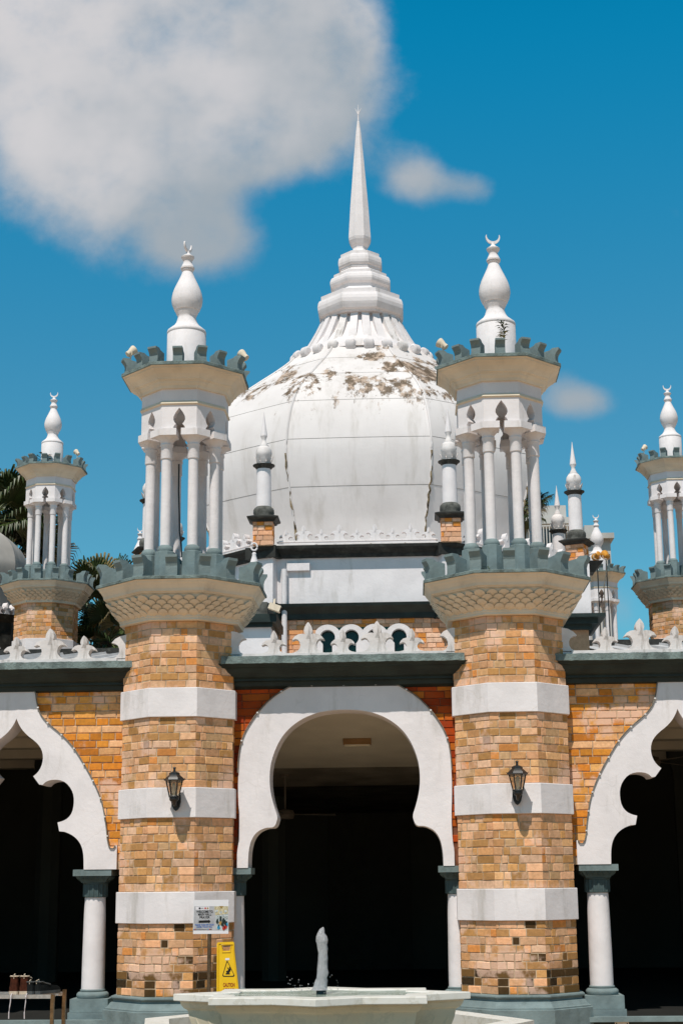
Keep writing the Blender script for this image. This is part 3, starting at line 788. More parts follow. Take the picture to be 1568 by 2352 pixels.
MB().box(cxs[0].x-rr+.02, cxs[-1].x+rr-.02, SY+.105, SY+.16, 3.6, zc+rr*.82).build('green_glazing', greenglass, s)

# ------------------------------------------------------------------ domed hall behind
DX, DY, DA = -.80, 27.6, 3.55
d = thing('domed_hall', 'great white ribbed onion dome with tall spire on an octagonal brick and plaster drum', 'domed building', (DX, DY, 0))
mb = MB(); core = MB()
core.loft(8, [(3.58, 3.6), (3.58, 5.62)])
for i, M, w in oct_frames(3.58, (0, 1, 7, 2, 6)):
    brick_field(mb, M, w, 4.2, 5.62, PALE, h=.078, lens=(.13, .24), t=.012)
bw = mb.build('brick_wall', brick_far, d, fix=False); core.build('mortar_core', mortar, bw)
MB().loft(8, [(3.57, 5.615), (3.64, 5.62), (3.65, 5.7), (3.7, 5.74), (3.78, 5.8), (3.8, 5.845), (3.38, 5.86)]).build('lower_cornice', darkgreen, d)
MB().loft(8, [(3.6, 5.855), (3.6, 6.61)]).build('white_wall', white, d)
MB().loft(8, [(3.61, 6.605), (3.65, 6.61), (3.66, 6.66), (3.71, 6.7), (3.78, 6.735), (3.79, 6.775), (3.18, 6.785)]).build('upper_cornice', blackpaint, d)
MB().loft(8, [(3.77, 6.779), (3.785, 6.782), (3.785, 6.8), (3.48, 6.806)]).build('coping', aged, d)
# corner pilasters
for i in range(8):
    if i in (3, 4, 5): continue
    ang = PI/8+i*PI/4-PI/4
    k = 3.60/math.cos(PI/8)
    for nm, a0, a1, z0, z1, m_ in (('pilaster', .20, .05, 5.858, 6.612, white), ('pilaster_cap', .27, .10, 6.6, 6.79, blackpaint), ('pilaster_foot', .28, .12, 5.60, 5.862, darkgreen)):
        MB().box(-a0, a0, -a1-.02, .25, z0, z1, M=Tm(k*math.sin(ang), -k*math.cos(ang), 0, ang)).build(nm, m_, d)
# parapet round the drum
for i in (0, 1, 7):
    a = 3.66; w = 2*a*T8; n = 9
    for k in range(n):
        u = (k-(n-1)/2)*w*.84/(n)
        ang = i*PI/4
        put_fleur('S' if k % 2 == 0 else 'L', d, a*math.sin(ang)+u*math.cos(ang), -a*math.cos(ang)+u*math.sin(ang), 6.86, s=.84, rz=ang, mat=white)
    M = Tm(0, 0, 0, i*PI/4)
    MB().box(-w*.41, w*.41, -a-.04, -a+.04, 6.80, 6.875, M=M).build('parapet_base', white, d)
# dome
prof = [(2.50, 6.8), (2.60, 7.2), (2.70, 7.6), (2.80, 7.9), (2.89, 8.2), (2.955, 8.5), (2.987, 8.8), (2.965, 9.05), (2.895, 9.35), (2.775, 9.65), (2.58, 9.95), (2.33, 10.2), (2.06, 10.4), (1.80, 10.6), (1.54, 10.8), (1.31, 11.0), (1.15, 11.2)]
KY = .75
pv = []
def catm(P, k=4):
    o = []
    for i in range(len(P)-1):
        p0, p1, p2, p3 = P[max(i-1, 0)], P[i], P[i+1], P[min(i+2, len(P)-1)]
        for j in range(k):
            t = j/k
            o.append(tuple(.5*((2*p1[q])+(-p0[q]+p2[q])*t+(2*p0[q]-5*p1[q]+4*p2[q]-p3[q])*t*t+(-p0[q]+3*p1[q]-3*p2[q]+p3[q])*t**3) for q in (0, 1)))
    return o+[P[-1]]
dp = catm(prof)
dm = MB()
M8 = 8
for i in range(8):      # eight gores, slightly bulged
    for j, (r, z) in enumerate(dp):
        for k in range(9):
            u = k/4-1; rr = r*(1+.012*(1-u*u)); x = u*r*T8
            th = i*PI/4; vx = x*math.cos(th)+rr*math.sin(th); vy = x*math.sin(th)-rr*math.cos(th)
            dm.v.append((vx, vy, z))
    b = i*len(dp)*9
    for j in range(len(dp)-1):
        for k in range(8):
            dm.f.append((b+j*9+k, b+j*9+k+1, b+(j+1)*9+k+1, b+(j+1)*9+k)); dm.c.append((1, 1, 1)); dm.mi.append(0)
dm.v = [(x, y*KY, z) for x, y, z in dm.v]
do = dm.build('dome', domem, d, smooth=25)
# vertical seams at the gore joints, lifted and rusted low down
sm = MB(); rs = MB()
for i in (0, 1, 2, 7, 6):
    th = PI/8+i*PI/4-0
    pts = []
    for j, (r, z) in enumerate(dp):
        rc = r/math.cos(PI/8)+.004; pts.append((rc*math.sin(th), -rc*math.cos(th), z))
    pts = [(x, y*KY, z) for x, y, z in pts]
    sm.tube([p for p in pts if p[2] > 7.1], .020, 5)
    low = [p for p in pts if 7.1 < p[2] < 8.75]
    rs = MB().tube([(p[0]*1.004+random.uniform(-.014, .014), p[1]*1.004, p[2]) for p in low], [random.uniform(.004, .024) for _ in low], 5)
    rs.build('cracked_joint', seam_rust, do)
sm.build('gore_joint', domem, do, smooth=60)
# horizontal sheet joints
def rad(z):
    for (r0, z0), (r1, z1) in zip(dp, dp[1:]):
        if z0 <= z <= z1: return r0+(r1-r0)*(z-z0)/(z1-z0)
    return dp[-1][0]
hs = MB()
for z in (8.15, 8.98, 9.72, 10.36, 10.8):
    r = rad(z)
    for i in range(8):
        th = i*PI/4; P = []
        for k in range(17):
            u = k/8-1; rr = r*(1+.012*(1-u*u))+.001; x = u*r*T8
            P.append((x*math.cos(th)+rr*math.sin(th), x*math.sin(th)-rr*math.cos(th), z))
        hs.tube([(x_, y_*KY, z_) for x_, y_, z_ in P], .003, 4)
hs.build('sheet_joint', seam_dark, do)
# ribbed collar
cl = MB().loft(24, [(1.16, 11.10), (1.12, 11.20), (1.02, 11.32), (.88, 11.50), (.76, 11.70), (.66, 11.95)], 0)
cl.v = [(x, y*(KY+.1), z) for x, y, z in cl.v]
cl.build('collar', white, d, smooth=25)
for i in range(24):
    a = (i+.5)*2*PI/24
    pr = [(1.20, 11.06), (1.13, 11.17), (1.03, 11.30), (.93, 11.46), (.83, 11.64), (.745, 11.82), (.70, 11.96)]
    mb = MB(); nn = len(pr)-1
    for j, (r_, z) in enumerate(pr):
        w = .083-.020*j/nn; dd = .035
        mb.v += [(-w, -r_+.06, z-.03), (-w, -r_-dd, z+.02), (w, -r_-dd, z+.02), (w, -r_+.06, z-.03)]
    for j in range(nn):
        for q in range(4): mb.f.append((j*4+q, j*4+(q+1) % 4, j*4+4+(q+1) % 4, j*4+4+q)); mb.c.append((1, 1, 1)); mb.mi.append(0)
    K = [(math.cos(2*PI*q/12)*.085, math.sin(2*PI*q/12)*.095) for q in range(12)]
    base = len(mb.v)
    for xx, sc_ in ((-.092, .7), (-.066, 1), (.066, 1), (.092, .7)):
        for kx, kz in K: mb.v.append((xx, -1.27-kx*sc_, 11.125+kz*sc_))
    for s3 in range(3):
        for q in range(12): mb.f.append((base+s3*12+q, base+s3*12+(q+1) % 12, base+s3*12+12+(q+1) % 12, base+s3*12+12+q)); mb.c.append((1, 1, 1)); mb.mi.append(0)
    mb.f += [tuple(base+q for q in range(12)), tuple(base+36+q for q in range(12))]; mb.c += [(1, 1, 1)]*2; mb.mi += [0, 0]
    ca_, sa_ = math.cos(a), math.sin(a)
    mb.v = [(x*ca_-y*sa_, (x*sa_+y*ca_)*(KY+.1*min(1, max(0, (z-11.1)/.4))), z) for x, y, z in mb.v]
    mb.build('collar_rib', aged if i % 5 == 2 else white, d, smooth=30)
# stepped octagonal tiers and spire
tp = [(.55, 11.86), (.70, 11.87), (.71, 11.90), (.735, 11.91), (.755, 11.925), (.765, 11.95), (.78, 11.985), (.795, 12.03), (.80, 12.10), (.79, 12.16), (.768, 12.215), (.735, 12.225), (.735, 12.31), (.69, 12.325), (.60, 12.345),
      (.53, 12.39), (.495, 12.44), (.50, 12.46), (.512, 12.50), (.525, 12.51), (.55, 12.535), (.565, 12.58), (.567, 12.62), (.55, 12.68), (.53, 12.71), (.497, 12.72), (.497, 12.78), (.44, 12.805),
      (.385, 12.84), (.355, 12.885), (.368, 12.89), (.372, 12.93), (.39, 12.94), (.405, 12.97), (.412, 13.02), (.408, 13.08), (.395, 13.13), (.365, 13.15), (.365, 13.21), (.30, 13.225)]
MB().loft(8, tp).build('spire_tiers', white, d)
MB().loft(8, [(.25, 13.22), (.192, 13.25), (.15, 13.30), (.13, 13.36), (.133, 13.40), (.165, 13.45), (.20, 13.53), (.21, 13.58), (.208, 13.64), (.175, 14.2), (.10, 15.2), (.045, 15.85), (.022, 16.05), (.016, 16.06), (.008, 16.22)]).build('spire', white, d)
tr = MB()
for a in (-1, 0, 1): tr.tube([(0, 0, 16.2), (a*.02, 0, 16.26), (a*.062, 0, 16.34 if a else 16.42)], [.011, .010, .003], 6)
tr.tube([(0, 0, 16.2), (0, .03, 16.27), (0, .06, 16.36)], [.01, .009, .003], 6)
tr.build('spire_trident', white, d)
# rain pipe and box on the drum
pt = at(651, 1340, 24.0)
MB().loft(10, [(.045, 5.0), (.045, 6.42)], 0, cx=pt.x-DX+.02, cy=-3.68).build('rain_pipe', white, d, smooth=40)
b1 = at(668, 1294, 24.0)
MB().box(b1.x-DX-.06, b1.x-DX+.30, -3.66, -3.59, 6.40, 6.52).build('cable_box', white, d)

# pinnacles at the drum corners
def make_pinnacle():
    t = thing('pinnacle', 'x', 'pinnacle', group='slender pinnacles round the dome')
    mb = MB(); core = MB().box(-.148, .148, -.148, .148, 0, .40)
    for i in range(4): brick_field(mb, Matrix.Rotation(i*PI/2, 4, 'Z') @ Matrix.Translation((-.148, -.148, 0)), .296, 0, .40, PALE, h=.075, lens=(.12, .2), t=.012)
    b = mb.build('brick_block', brick_far, t, fix=False); core.build('mortar_core', mortar, b)
    MB().loft(4, [(.17, .38), (.19, .385), (.20, .41), (.245, .435), (.25, .455), (.16, .49)]).build('block_cap', blackpaint, t)
    MB().loft(20, [(.165, .485), (.160, .52), (.168, .55), (.166, .60), (.155, .625), (.135, .64), (.13, .65)], 0).build('shaft_base', greystone, t, smooth=40)
    MB().loft(20, [(.122, .64), (.114, 1.28)], 0).build('shaft', white, t, smooth=40)
    MB().loft(20, [(.112, 1.275), (.125, 1.285), (.15, 1.315), (.175, 1.33), (.178, 1.345), (.10, 1.36)], 0).build('ring', blackpaint, t, smooth=35)
    bl = MB().loft(16, [(.112, 1.35), (.112, 1.40), (.085, 1.42), (.10, 1.46), (.122, 1.50), (.131, 1.545), (.122, 1.60), (.095, 1.645), (.08, 1.655), (.08, 1.67), (.06, 1.675), (.055, 1.70), (.036, 1.74), (.03, 1.775), (.052, 1.82), (.056, 1.835)], 0)
    for i in range(8):
        a = i*PI/4; M = Matrix.Rotation(a, 4, 'Z')
        bl.add([(-.045, -.112, 1.375), (.045, -.112, 1.375), (.042, -.135, 1.44), (.018, -.15, 1.475), (0, -.162, 1.495), (-.018, -.15, 1.475), (-.042, -.135, 1.44), (0, -.10, 1.44)], [(0, 1, 2, 3, 4, 5, 6), (0, 6, 7), (6, 5, 7), (5, 4, 7), (4, 3, 7), (3, 2, 7), (2, 1, 7)], M)
    bl.build('lotus_bulb', aged, t, smooth=40)
    MB().loft(10, [(.056, 1.83), (.055, 1.85), (.03, 2.02), (.014, 2.14), (.003, 2.24)], 0).build('spike', white, t, smooth=35)
    return t
pin = make_pinnacle()
RCn = 3.69/math.cos(PI/8)
for i, (k, lab) in enumerate([(-1, 'white pinnacle in front of the dome, just right of the big left minaret'), (1, 'white pinnacle partly behind the left columns of the big right minaret'),
                              (3, 'tallest-looking pinnacle standing clear against the sky right of the right minaret'), (5, 'lower pinnacle just left of the clear-standing one, right of the right minaret'),
                              (-3, 'pinnacle seen only through the columns of the big left minaret, nearer one'), (-5, 'pinnacle almost hidden behind the columns of the big left minaret, farther one')]):
    a = k*PI/8; o = pin if i == 0 else copy_tree(pin)
    rq = RCn*(.97 if abs(k) == 1 else 1)
    o.location = (DX+rq*math.sin(a), DY-RCn*math.cos(a), 6.78); o.rotation_euler = (0, 0, (a if abs(k) > 1 else 0)); o['label'] = lab

# pier with ring finial at the left of the drum
pr_ = thing('roof_pier', 'grey-capped white pier with dark cornice beside the left minaret, behind the parapet', 'pier')
x0, x1 = at(545, 1450, 22).x, at(622, 1450, 22).x
MB().box(x0, x1, 22, 23, 3.7, at(600, 1441, 22).z).build('pier_body', white, pr_)
zc0, zc1 = at(600, 1441, 22).z, at(600, 1413, 22).z
MB().box(x0-.04, x1+.03, 21.94, 23.05, zc0, zc0+.06).box(x0-.09, x1+.09, 21.88, 23.1, zc0+.06, zc1).build('pier_cornice', darkgreen, pr_)
MB().box(x0+.02, x1-.05, 22.02, 23, zc1, at(600, 1382, 22).z).build('pier_cap', greystone, pr_)
fn = thing('ring_finial', 'small white finial with a ring top behind the left gallery merlons', 'finial', (at(579, 1280, 22).x, 22.3, at(600, 1384, 22).z))
zt = at(578, 1246, 22.3).z-fn.location.z
MB().loft(14, [(.13, 0), (.13, .03), (.05, .06), (.045, zt*.35), (.10, zt*.45), (.06, zt*.52), (.085, zt*.60), (.06, zt*.68), (.028, zt*.80), (.035, zt*.82), (.02, zt*.84)], 0).build('baluster', white, fn, smooth=40)
MB().tube([(.045*math.sin(a), 0, zt*.93+.055*-math.cos(a)) for a in [2*PI*i/16 for i in range(17)]], .014, 6).build('ring', white, fn)

rp_ = thing('roof_pier', 'white pier with pilaster and wide dark cornice beside the right minaret, before the farthest minaret', 'pier')
Yp = 22.0
xa, xb = at(1270, 1400, Yp).x, at(1352, 1380, Yp).x; z1_, z0_ = at(1340, 1414, Yp).z, at(1340, 1446, Yp).z; zt_ = at(1350, 1296, Yp).z
MB().box(xa-.5, xb, Yp, Yp+1.3, z1_, zt_).box(xb-.26, xb+.02, Yp-.05, Yp+.3, z1_, zt_).build('upper_block', white, rp_)
MB().loft(10, [(.045, z1_), (.045, zt_-.2)], 0, cx=xb-.34, cy=Yp-.05).build('rain_pipe', white, rp_, smooth=40)
MB().box(xa-.5, xb+.02, Yp-.04, Yp+1.4, z0_, z0_+.07).box(xa-.5, xb+.10, Yp-.12, Yp+1.5, z0_+.07, z0_+.15).box(xa-.5, xb+.2, Yp-.22, Yp+1.6, z0_+.15, z1_).build('pier_cornice', darkgreen, rp_)
pb_ = MB(); pb_.cur = (.42, .26, .16); pb_.box(xa-.5, xb-.02, Yp+.05, Yp+1.2, 3.7, z0_).build('pier_body', brick_far, rp_)
MB().loft(4, [(.13, zt_-.10), (.15, zt_-.06), (.24, zt_+.03), (.25, zt_+.05)], cx=xb-.02, cy=Yp+.22).build('pier_cap', blackpaint, rp_)

# second dome at far left
sd = thing('small_dome', 'grey-white ribbed dome cut by the left edge behind the arcade', 'dome', (at(-105, 1400, 30).x, 30, -1.55))
q = MB()
for r_, z in dp: pass
S_ = .52
dd = MB()
ex = at(52, 1300, 30).x-sd.location.x
for i in range(8):
    for j, (r, z) in enumerate(dp):
        for k in range(9):
            u = k/4-1; rr = r*(1+.012*(1-u*u)); x = u*r*T8; th = i*PI/4
            kx = ex/2.98
            dd.v.append(((x*math.cos(th)+rr*math.sin(th))*kx, (x*math.sin(th)-rr*math.cos(th))*kx, 1.55+at(30, 1310, 30).z+(z-8.8)*kx))
    b = i*len(dp)*9
    for j in range(len(dp)-1):
        for k in range(8): dd.f.append((b+j*9+k, b+j*9+k+1, b+(j+1)*9+k+1, b+(j+1)*9+k)); dd.c.append((1, 1, 1)); dd.mi.append(0)
dd.build('dome', plain('dull_dome_sheet', (.42, .40, .37), .8, .2, .12, 2, dirt=(.2, .15, .09), damt=.5, streak=True), sd, smooth=25)
zb = 1.55+at(30, 1425, 30).z
MB().loft(8, [(ex*.98, 3), (ex*.98, zb-.15), (ex*1.02, zb-.1), (ex*1.06, zb), (ex*.8, zb+.02)]).build('drum', blackpaint, sd)
for k in range(12):
    th = -.2+.16*k; put_fleur('S', sd, ex*1.02*math.sin(th), -ex*1.02*math.cos(th), zb, s=1.0, rz=th, mat=white)

# ------------------------------------------------------------------ fittings
def lantern(lab, x, y, z):
    t = thing('wall_lantern', lab, 'lantern', (x, y+.02, z+.01), 0, 'black wall lanterns on the minaret shafts'); t.scale = (.88, .9, .9)
    # origin: centre of the glass cage; wall is at +y
    MB().loft(6, [(.092, .075), (.098, .08), (.094, .092), (.062, .125), (.052, .135), (.050, .155), (.040, .162), (.012, .172), (.011, .20), (.016, .205), (.013, .215), (.002, .22)]).build('roof', iron, t, smooth=30)
    cg = MB(); gl = MB().loft(6, [(.044, -.085), (.077, .074)], cap=(0, 0))
    for i in range(6):
        a = PI/6+i*PI/3; cg.tube([(.051*math.sin(a), -.051*math.cos(a), -.09), (.090*math.sin(a), -.090*math.cos(a), .077)], .0075, 4)
        cg.tube([(.10*math.sin(a), -.10*math.cos(a), .078), (.118*math.sin(a), -.118*math.cos(a), .10)], [.008, .002], 4)
    cg.loft(6, [(.05, -.095), (.055, -.09), (.048, -.082)])
    cg.build('cage', iron, t); gl.build('glass', glass, t)
    MB().loft(10, [(.02, -.08), (.018, -.02), (.022, 0), (.02, .05), (.006, .06)], 0).build('bulb', plain('bulb_white', (.8, .72, .6), .4, .3) if 'bulb_white' not in MATS else MATS['bulb_white'], t, smooth=40)
    cu = MB().loft(12, [(.03, -.145), (.045, -.135), (.052, -.12), (.050, -.105), (.056, -.10), (.055, -.09), (.03, -.085)], 0)
    cu.tube([(0, 0, -.13), (0, .03, -.165), (0, .07, -.175), (0, .14, -.16)], [.03, .022, .02, .022], 8)
    cu.build('bracket', iron, t, smooth=40)
    bp = [(0, -.235), (.022, -.22), (.040, -.19), (.052, -.14), (.050, -.08), (.035, -.03), (0, -.01)]
    MB().extrude(bp+[(-x_, z_) for x_, z_ in reversed(bp[1:-1])], .128, .165).build('backplate', iron, t)
    return t
lantern('black lantern on the left minaret shaft', at(400, 1800, 14.84).x, 14.835, 2.478)
lantern('black lantern on the right minaret shaft', at(1188, 1790, 14.84).x, 14.835, 2.495)

def floodlight(lab, loc, rz, tilt=-.5, mat=None, s=1.0):
    t = thing('floodlight', lab, 'floodlight', loc, rz, 'small floodlights on the minaret copings'); t.scale = (s, s, s)
    M = Tm(0, 0, .10, 0, tilt)
    MB().loft(16, [(.02, -.055), (.03, -.05), (.032, -.01), (.045, .02), (.052, .045), (.052, .055), (.045, .058)], 0, M=M).build('head', mat or cream, t, smooth=40)
    MB().tube([(0, 0, 0), (0, 0, .05)], .008, 6).tube([(-.045, 0, .10), (-.04, 0, .06), (0, 0, .045), (.04, 0, .06), (.045, 0, .10)], .006, 5).build('bracket', cream, t)
def mpos(mx, my, mz, ang, a, z): return (mx+a*math.sin(ang), my-a*math.cos(ang), mz+z)
floodlight('small floodlight at the left of the big left minaret top', mpos(LX, PY, 0, R(-68), .60, 6.96), R(-60), -.9)
floodlight('small floodlight at the right of the big left minaret top', mpos(LX, PY, 0, R(88), .62, 6.96), R(60), -.9)
floodlight('small floodlight at the left of the big right minaret top', mpos(RX, PY, 0, R(-72), .60, 6.97), R(70), -.9)
floodlight('small floodlight on the distant right minaret top', mpos(4.98, 28.3, 2.36, R(-65), .60, 6.97), R(-60), -.9)
floodlight('small floodlight on the distant left minaret top', mpos(-6.80, 28.4, 2.54, R(65), .60, 6.97), R(60), -.9)
for px, lab in ((1370, 'amber floodlight, left one of two by the farthest right minaret'), (1391, 'amber floodlight, right one of two by the farthest right minaret')):
    q = at(px, 1282, 33); floodlight(lab, (q.x, 33, q.z-.12), .3, -1.1 if px > 1380 else -1.9, orange_lamp, 1.8)
cabl = thing('hanging_cable', 'thin cable hanging down in front of the farthest right minaret', 'cable')
MB().tube([at(x, y, 33) for x, y in ((1392, 1290), (1391, 1320), (1386, 1345), (1388, 1380), (1384, 1410), (1388, 1440), (1391, 1480))], .012, 5).build('wire', wire, cabl)
ml = thing('floodlight_pole', 'thin dark pole carrying the two amber floodlights', 'pole')
for px in (1370, 1391):
    q = at(px, 1284, 33); MB().tube([(q.x, 33.0, q.z-.10), (q.x, 33.0, 5.0)], .013, 6).build('pole', iron, ml)
# cable through the columns of the left minaret
cb2 = thing('gallery_cable', 'dark cable hanging between the columns of the big left minaret', 'cable')
c2 = cr(380, 1600, 2.178)
MB().tube([at(*c2(x, y), PY+.15) for x, y in ((733, 560), (730, 800), (736, 1000), (738, 1150), (752, 1250), (756, 1370))], .009, 6).build('wire', iron, cb2)
# security camera
q = at(630, 1396, 21.9)
sc_ = thing('security_camera', 'small white security camera on the pier behind the central parapet', 'camera', (q.x, 21.86, q.z))
MB().box(-.07, .10, -.09, .06, -.05, .04, M=Matrix.Rotation(.35, 4, 'Y')).build('housing', cream, sc_)
MB().box(.10, .112, -.06, .03, -.035, .025, M=Matrix.Rotation(.35, 4, 'Y')).build('lens', ink, sc_)
MB().tube([(0, .02, .04), (0, .06, .12), (0, .15, .14)], .015, 6).build('bracket', cream, sc_)
# plants
def plant(name, lab, loc, n, h, mat1, mat2, spread=.6):
    t = thing(name, lab, 'plant', loc)
    for mat, rng, nm in ((mat1, (.4, 1), 'leaves'), (mat2, (0, .55), 'yellow_leaves')):
        mb = MB()
        for i in range(n):
            z = h*random.uniform(*rng); a = random.uniform(0, 2*PI); L = h*random.uniform(.22, .4); w = L*.16
            dx, dy = math.cos(a), math.sin(a); up = random.uniform(.1, .9)
            p0 = Vector((0, 0, z)); p1 = p0+Vector((dx*spread*L, dy*spread*L, up*L*.7)); p2 = p1+Vector((dx*L*.5, dy*L*.5, -.1*L)); sd_ = Vector((-dy, dx, 0))*w
            mb.add([p0, p1-sd_, p1+sd_, p2], [(0, 1, 2), (1, 3, 2)])
        mb.build(nm, mat, t, fix=False)
    MB().tube([(0, 0, -.02), (.01, 0, h*.5), (0, .01, h)], [.008, .006, .003], 5).build('stem', leafp, t)
c6 = cr(1640, 900, 2.178)
q = at(*c6(815, 1000), PY-.60)
plant('sprouting_plant', 'green and yellow plant sprouting on a merlon of the right minaret top', (q.x, q.y+.07, 6.97), 26, .20, leafp, leafy)
q = at(*c6(690, 3), 14.7)
q = at(1121, 1312, 14.76); plant('small_fern', 'small brown fern hanging on the right minaret coping', (q.x, 14.80, 4.50), 10, .08, leafp, leafy, 1.6)
q = at(383, 1318, 14.78); plant('small_weed', 'tiny bright weed on the left minaret coping', (q.x, 14.80, 4.53), 8, .045, leafp, leafy, 1.2)
q = at(93, 1047, 28.0); plant('rooftop_weed', 'weed on top of the distant left minaret', (q.x, 28.2, 9.30), 22, .30, leafp, leafp, 1.4)

# ------------------------------------------------------------------ palms
def palm(lab, x, y, z, ln, n, seed, rmax=1.0):
    random.seed(seed)
    t = thing('fan_palm', lab, 'palm tree', (x, y, 0), 0, 'fan palms behind the arcade')
    MB().loft(10, [(.20, 0), (.16, z*.5), (.15, z)], 0).build('trunk', trunkm, t, smooth=40)
    mb = MB()
    for i in range(n):
        az = random.uniform(0, 2*PI); el = random.uniform(-.9, 1.25)
        d0 = Vector((math.cos(az)*math.cos(el), math.sin(az)*math.cos(el), math.sin(el)))
        pl = ln*random.uniform(.45, .75)
        hub = Vector((0, 0, z))+d0*pl+Vector((0, 0, -.12*pl))
        mb.cur = (.10, .12, .04)
        mb.tube([(0, 0, z), Vector((0, 0, z))+d0*pl*.5, hub], [.025, .018, .012], 4)
        side_ = d0.cross(Vector((0, 0, 1))).normalized(); upv = side_.cross(d0).normalized()
        L = ln*random.uniform(.5, .7); m_ = 30
        dead = random.random() < .12
        k = random.uniform(.55, 1.5)
        for j in range(m_):
            ph = -2.0+4.0*j/(m_-1)
            dv = (d0*math.cos(ph)+side_*math.sin(ph)+upv*.18*math.cos(ph*2)).normalized()
            l1 = L*(1-.30*abs(ph)/2.0)*random.uniform(.88, 1.05)
            sw = dv.cross(upv).normalized()
            kk = k*random.uniform(.7, 1.35)
            mb.cur = (.20*kk, .15*kk, .06*kk) if dead else (.030*kk+.01*random.random(), .050*kk, .012*kk)
            p0 = hub; p1 = hub+dv*l1*.5; p2 = p1+dv*l1*.33+Vector((0, 0, -.10*l1)); p3 = p2+dv*l1*.1+Vector((0, 0, -.24*l1))
            w = L*.040
            f1 = upv*w*.55
            mb.add([p0-sw*w*.2, p0+sw*w*.2, p1-sw*w-f1*0, p1+sw*w, p2-sw*w*.6, p2+sw*w*.6, p3, p1-f1, p2-f1*.6, p0],
                   [(0, 9, 7, 2), (9, 1, 3, 7), (2, 7, 8, 4), (7, 3, 5, 8), (4, 8, 6), (8, 5, 6)])
    mb.build('crown', palmmat, t, fix=False)
def pp(px, py, Y): v = at(px, py, Y); return v.x, Y, v.z
palm('fan palm at the left edge behind the small dome', *pp(-30, 1200, 34), 1.75, 34, 3)
palm('fan palm behind the columns of the distant left minaret', *pp(30, 1290, 36), 1.5, 26, 5)
palm('drooping fan palm left of the big left minaret', *pp(232, 1405, 33), 1.3, 34, 8)
palm('fan palm low behind the parapet, left of the left minaret', *pp(248, 1475, 30), .95, 24, 12)
palm('fan palm peeping out right of the big right minaret', *pp(1190, 1165, 38), .82, 40, 9)
random.seed(21)

# ------------------------------------------------------------------ distant buildings
b = thing('apartment_block', 'pale grey apartment block with railed balconies far behind the pinnacles', 'building')
q0, q1 = at(1205, 1165, 60), at(1292, 1178, 60)
MB().box(q0.x, q1.x, 60, 72, 0, q0.z-.8).build('wall', bgwall, b)
MB().box(q0.x-.2, q1.x+.35, 59.5, 72, q0.z-.8, q0.z-.55).box(q0.x, q1.x+.1, 59.8, 72, q0.z-.55, q0.z).build('roof_parapet', bgwall, b)
for zz in (1.9, 4.9, 7.9):
    MB().box(q0.x, q1.x+.2, 58.9, 60.01, q0.z-zz-.15, q0.z-zz).build('balcony_slab', bgwall, b)
    rl = MB(); rl.box(q0.x, q1.x+.2, 58.9, 58.95, q0.z-zz+.85, q0.z-zz+.9)
    for i in range(14): xx = q0.x+(q1.x-q0.x)*i/13; rl.box(xx, xx+.04, 58.9, 58.94, q0.z-zz, q0.z-zz+.86)
    rl.build('balcony_railing', bgwall, b)
    for i in range(3):
        xx = q0.x+(q1.x-q0.x)*(i+.25)/3; MB().box(xx, xx+.45, 59.97, 60.0, q0.z-zz+.1, q0.z-zz+1.0).build('window', bgglass, b)
b = thing('office_block', 'grey flat-roofed building with air conditioning units beyond the farthest minaret', 'building')
q0, q1 = at(1335, 1240, 70), at(1400, 1234, 70)
MB().box(q0.x, q1.x, 70, 80, 0, q0.z).build('wall', bgwall, b)
MB().box(q0.x-.2, q1.x+.15, 69.7, 80, q0.z, q0.z+.25).build('roof_parapet', bgwall, b)
for zz in (.7, 2.1):
    for i in range(6):
        xx = q0.x+(q1.x-q0.x)*(i+.25)/6; MB().box(xx, xx+.11, 69.95, 70.0, q0.z-zz-.6, q0.z-zz).build('window', bgglass, b)
for i in range(1):
    xx = q0.x+.2; MB().box(xx, xx+.45, 70.5, 71.5, q0.z+.25, q0.z+.8).build('air_conditioner', bgwall, b)

# ------------------------------------------------------------------ fountain
FX, FY, RZ = -.562, 9.5, .966
f = thing('fountain', 'white marble star-shaped fountain basin filled with greenish water', 'fountain', (FX, FY, 0))
RR = .875
def star(r, z, inn=.765, ph=-PI/2, fy=None):
    fy = fy if fy is not None else (.62 if r > RR*.955 else .50)
    return [((r if i % 2 == 0 else r*inn)*math.cos(ph+i*PI/8), (r if i % 2 == 0 else r*inn)*math.sin(ph+i*PI/8)*fy, z) for i in range(16)]
def starloft(prof, cap=(0, 0)):
    mb = MB(); v = []
    for r, z in prof: v += star(r, z)
    fs = [(j*16+i, j*16+(i+1) % 16, (j+1)*16+(i+1) % 16, (j+1)*16+i) for j in range(len(prof)-1) for i in range(16)]
    if cap[0]: fs.append(tuple(range(16)))
    if cap[1]: fs.append(tuple(range((len(prof)-1)*16, len(prof)*16)))
    return mb.add(v, fs)
rim = starloft([(RR*.80, RZ-.035), (RR*.80, RZ-.006), (RR*.82, RZ), (RR-.006, RZ), (RR, RZ-.004), (RR, RZ-.037), (RR-.005, RZ-.041), (RR*.94, RZ-.043)])
rim.build('rim', marblem, f)
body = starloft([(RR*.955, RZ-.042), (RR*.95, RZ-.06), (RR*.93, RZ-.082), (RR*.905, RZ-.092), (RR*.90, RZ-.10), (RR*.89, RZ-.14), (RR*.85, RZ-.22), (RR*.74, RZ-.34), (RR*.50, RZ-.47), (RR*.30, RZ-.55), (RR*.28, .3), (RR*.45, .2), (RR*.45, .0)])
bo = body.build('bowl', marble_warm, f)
lf = MB()
S = star(RR*.895, RZ-.12); S2 = star(RR*.82, RZ-.26)
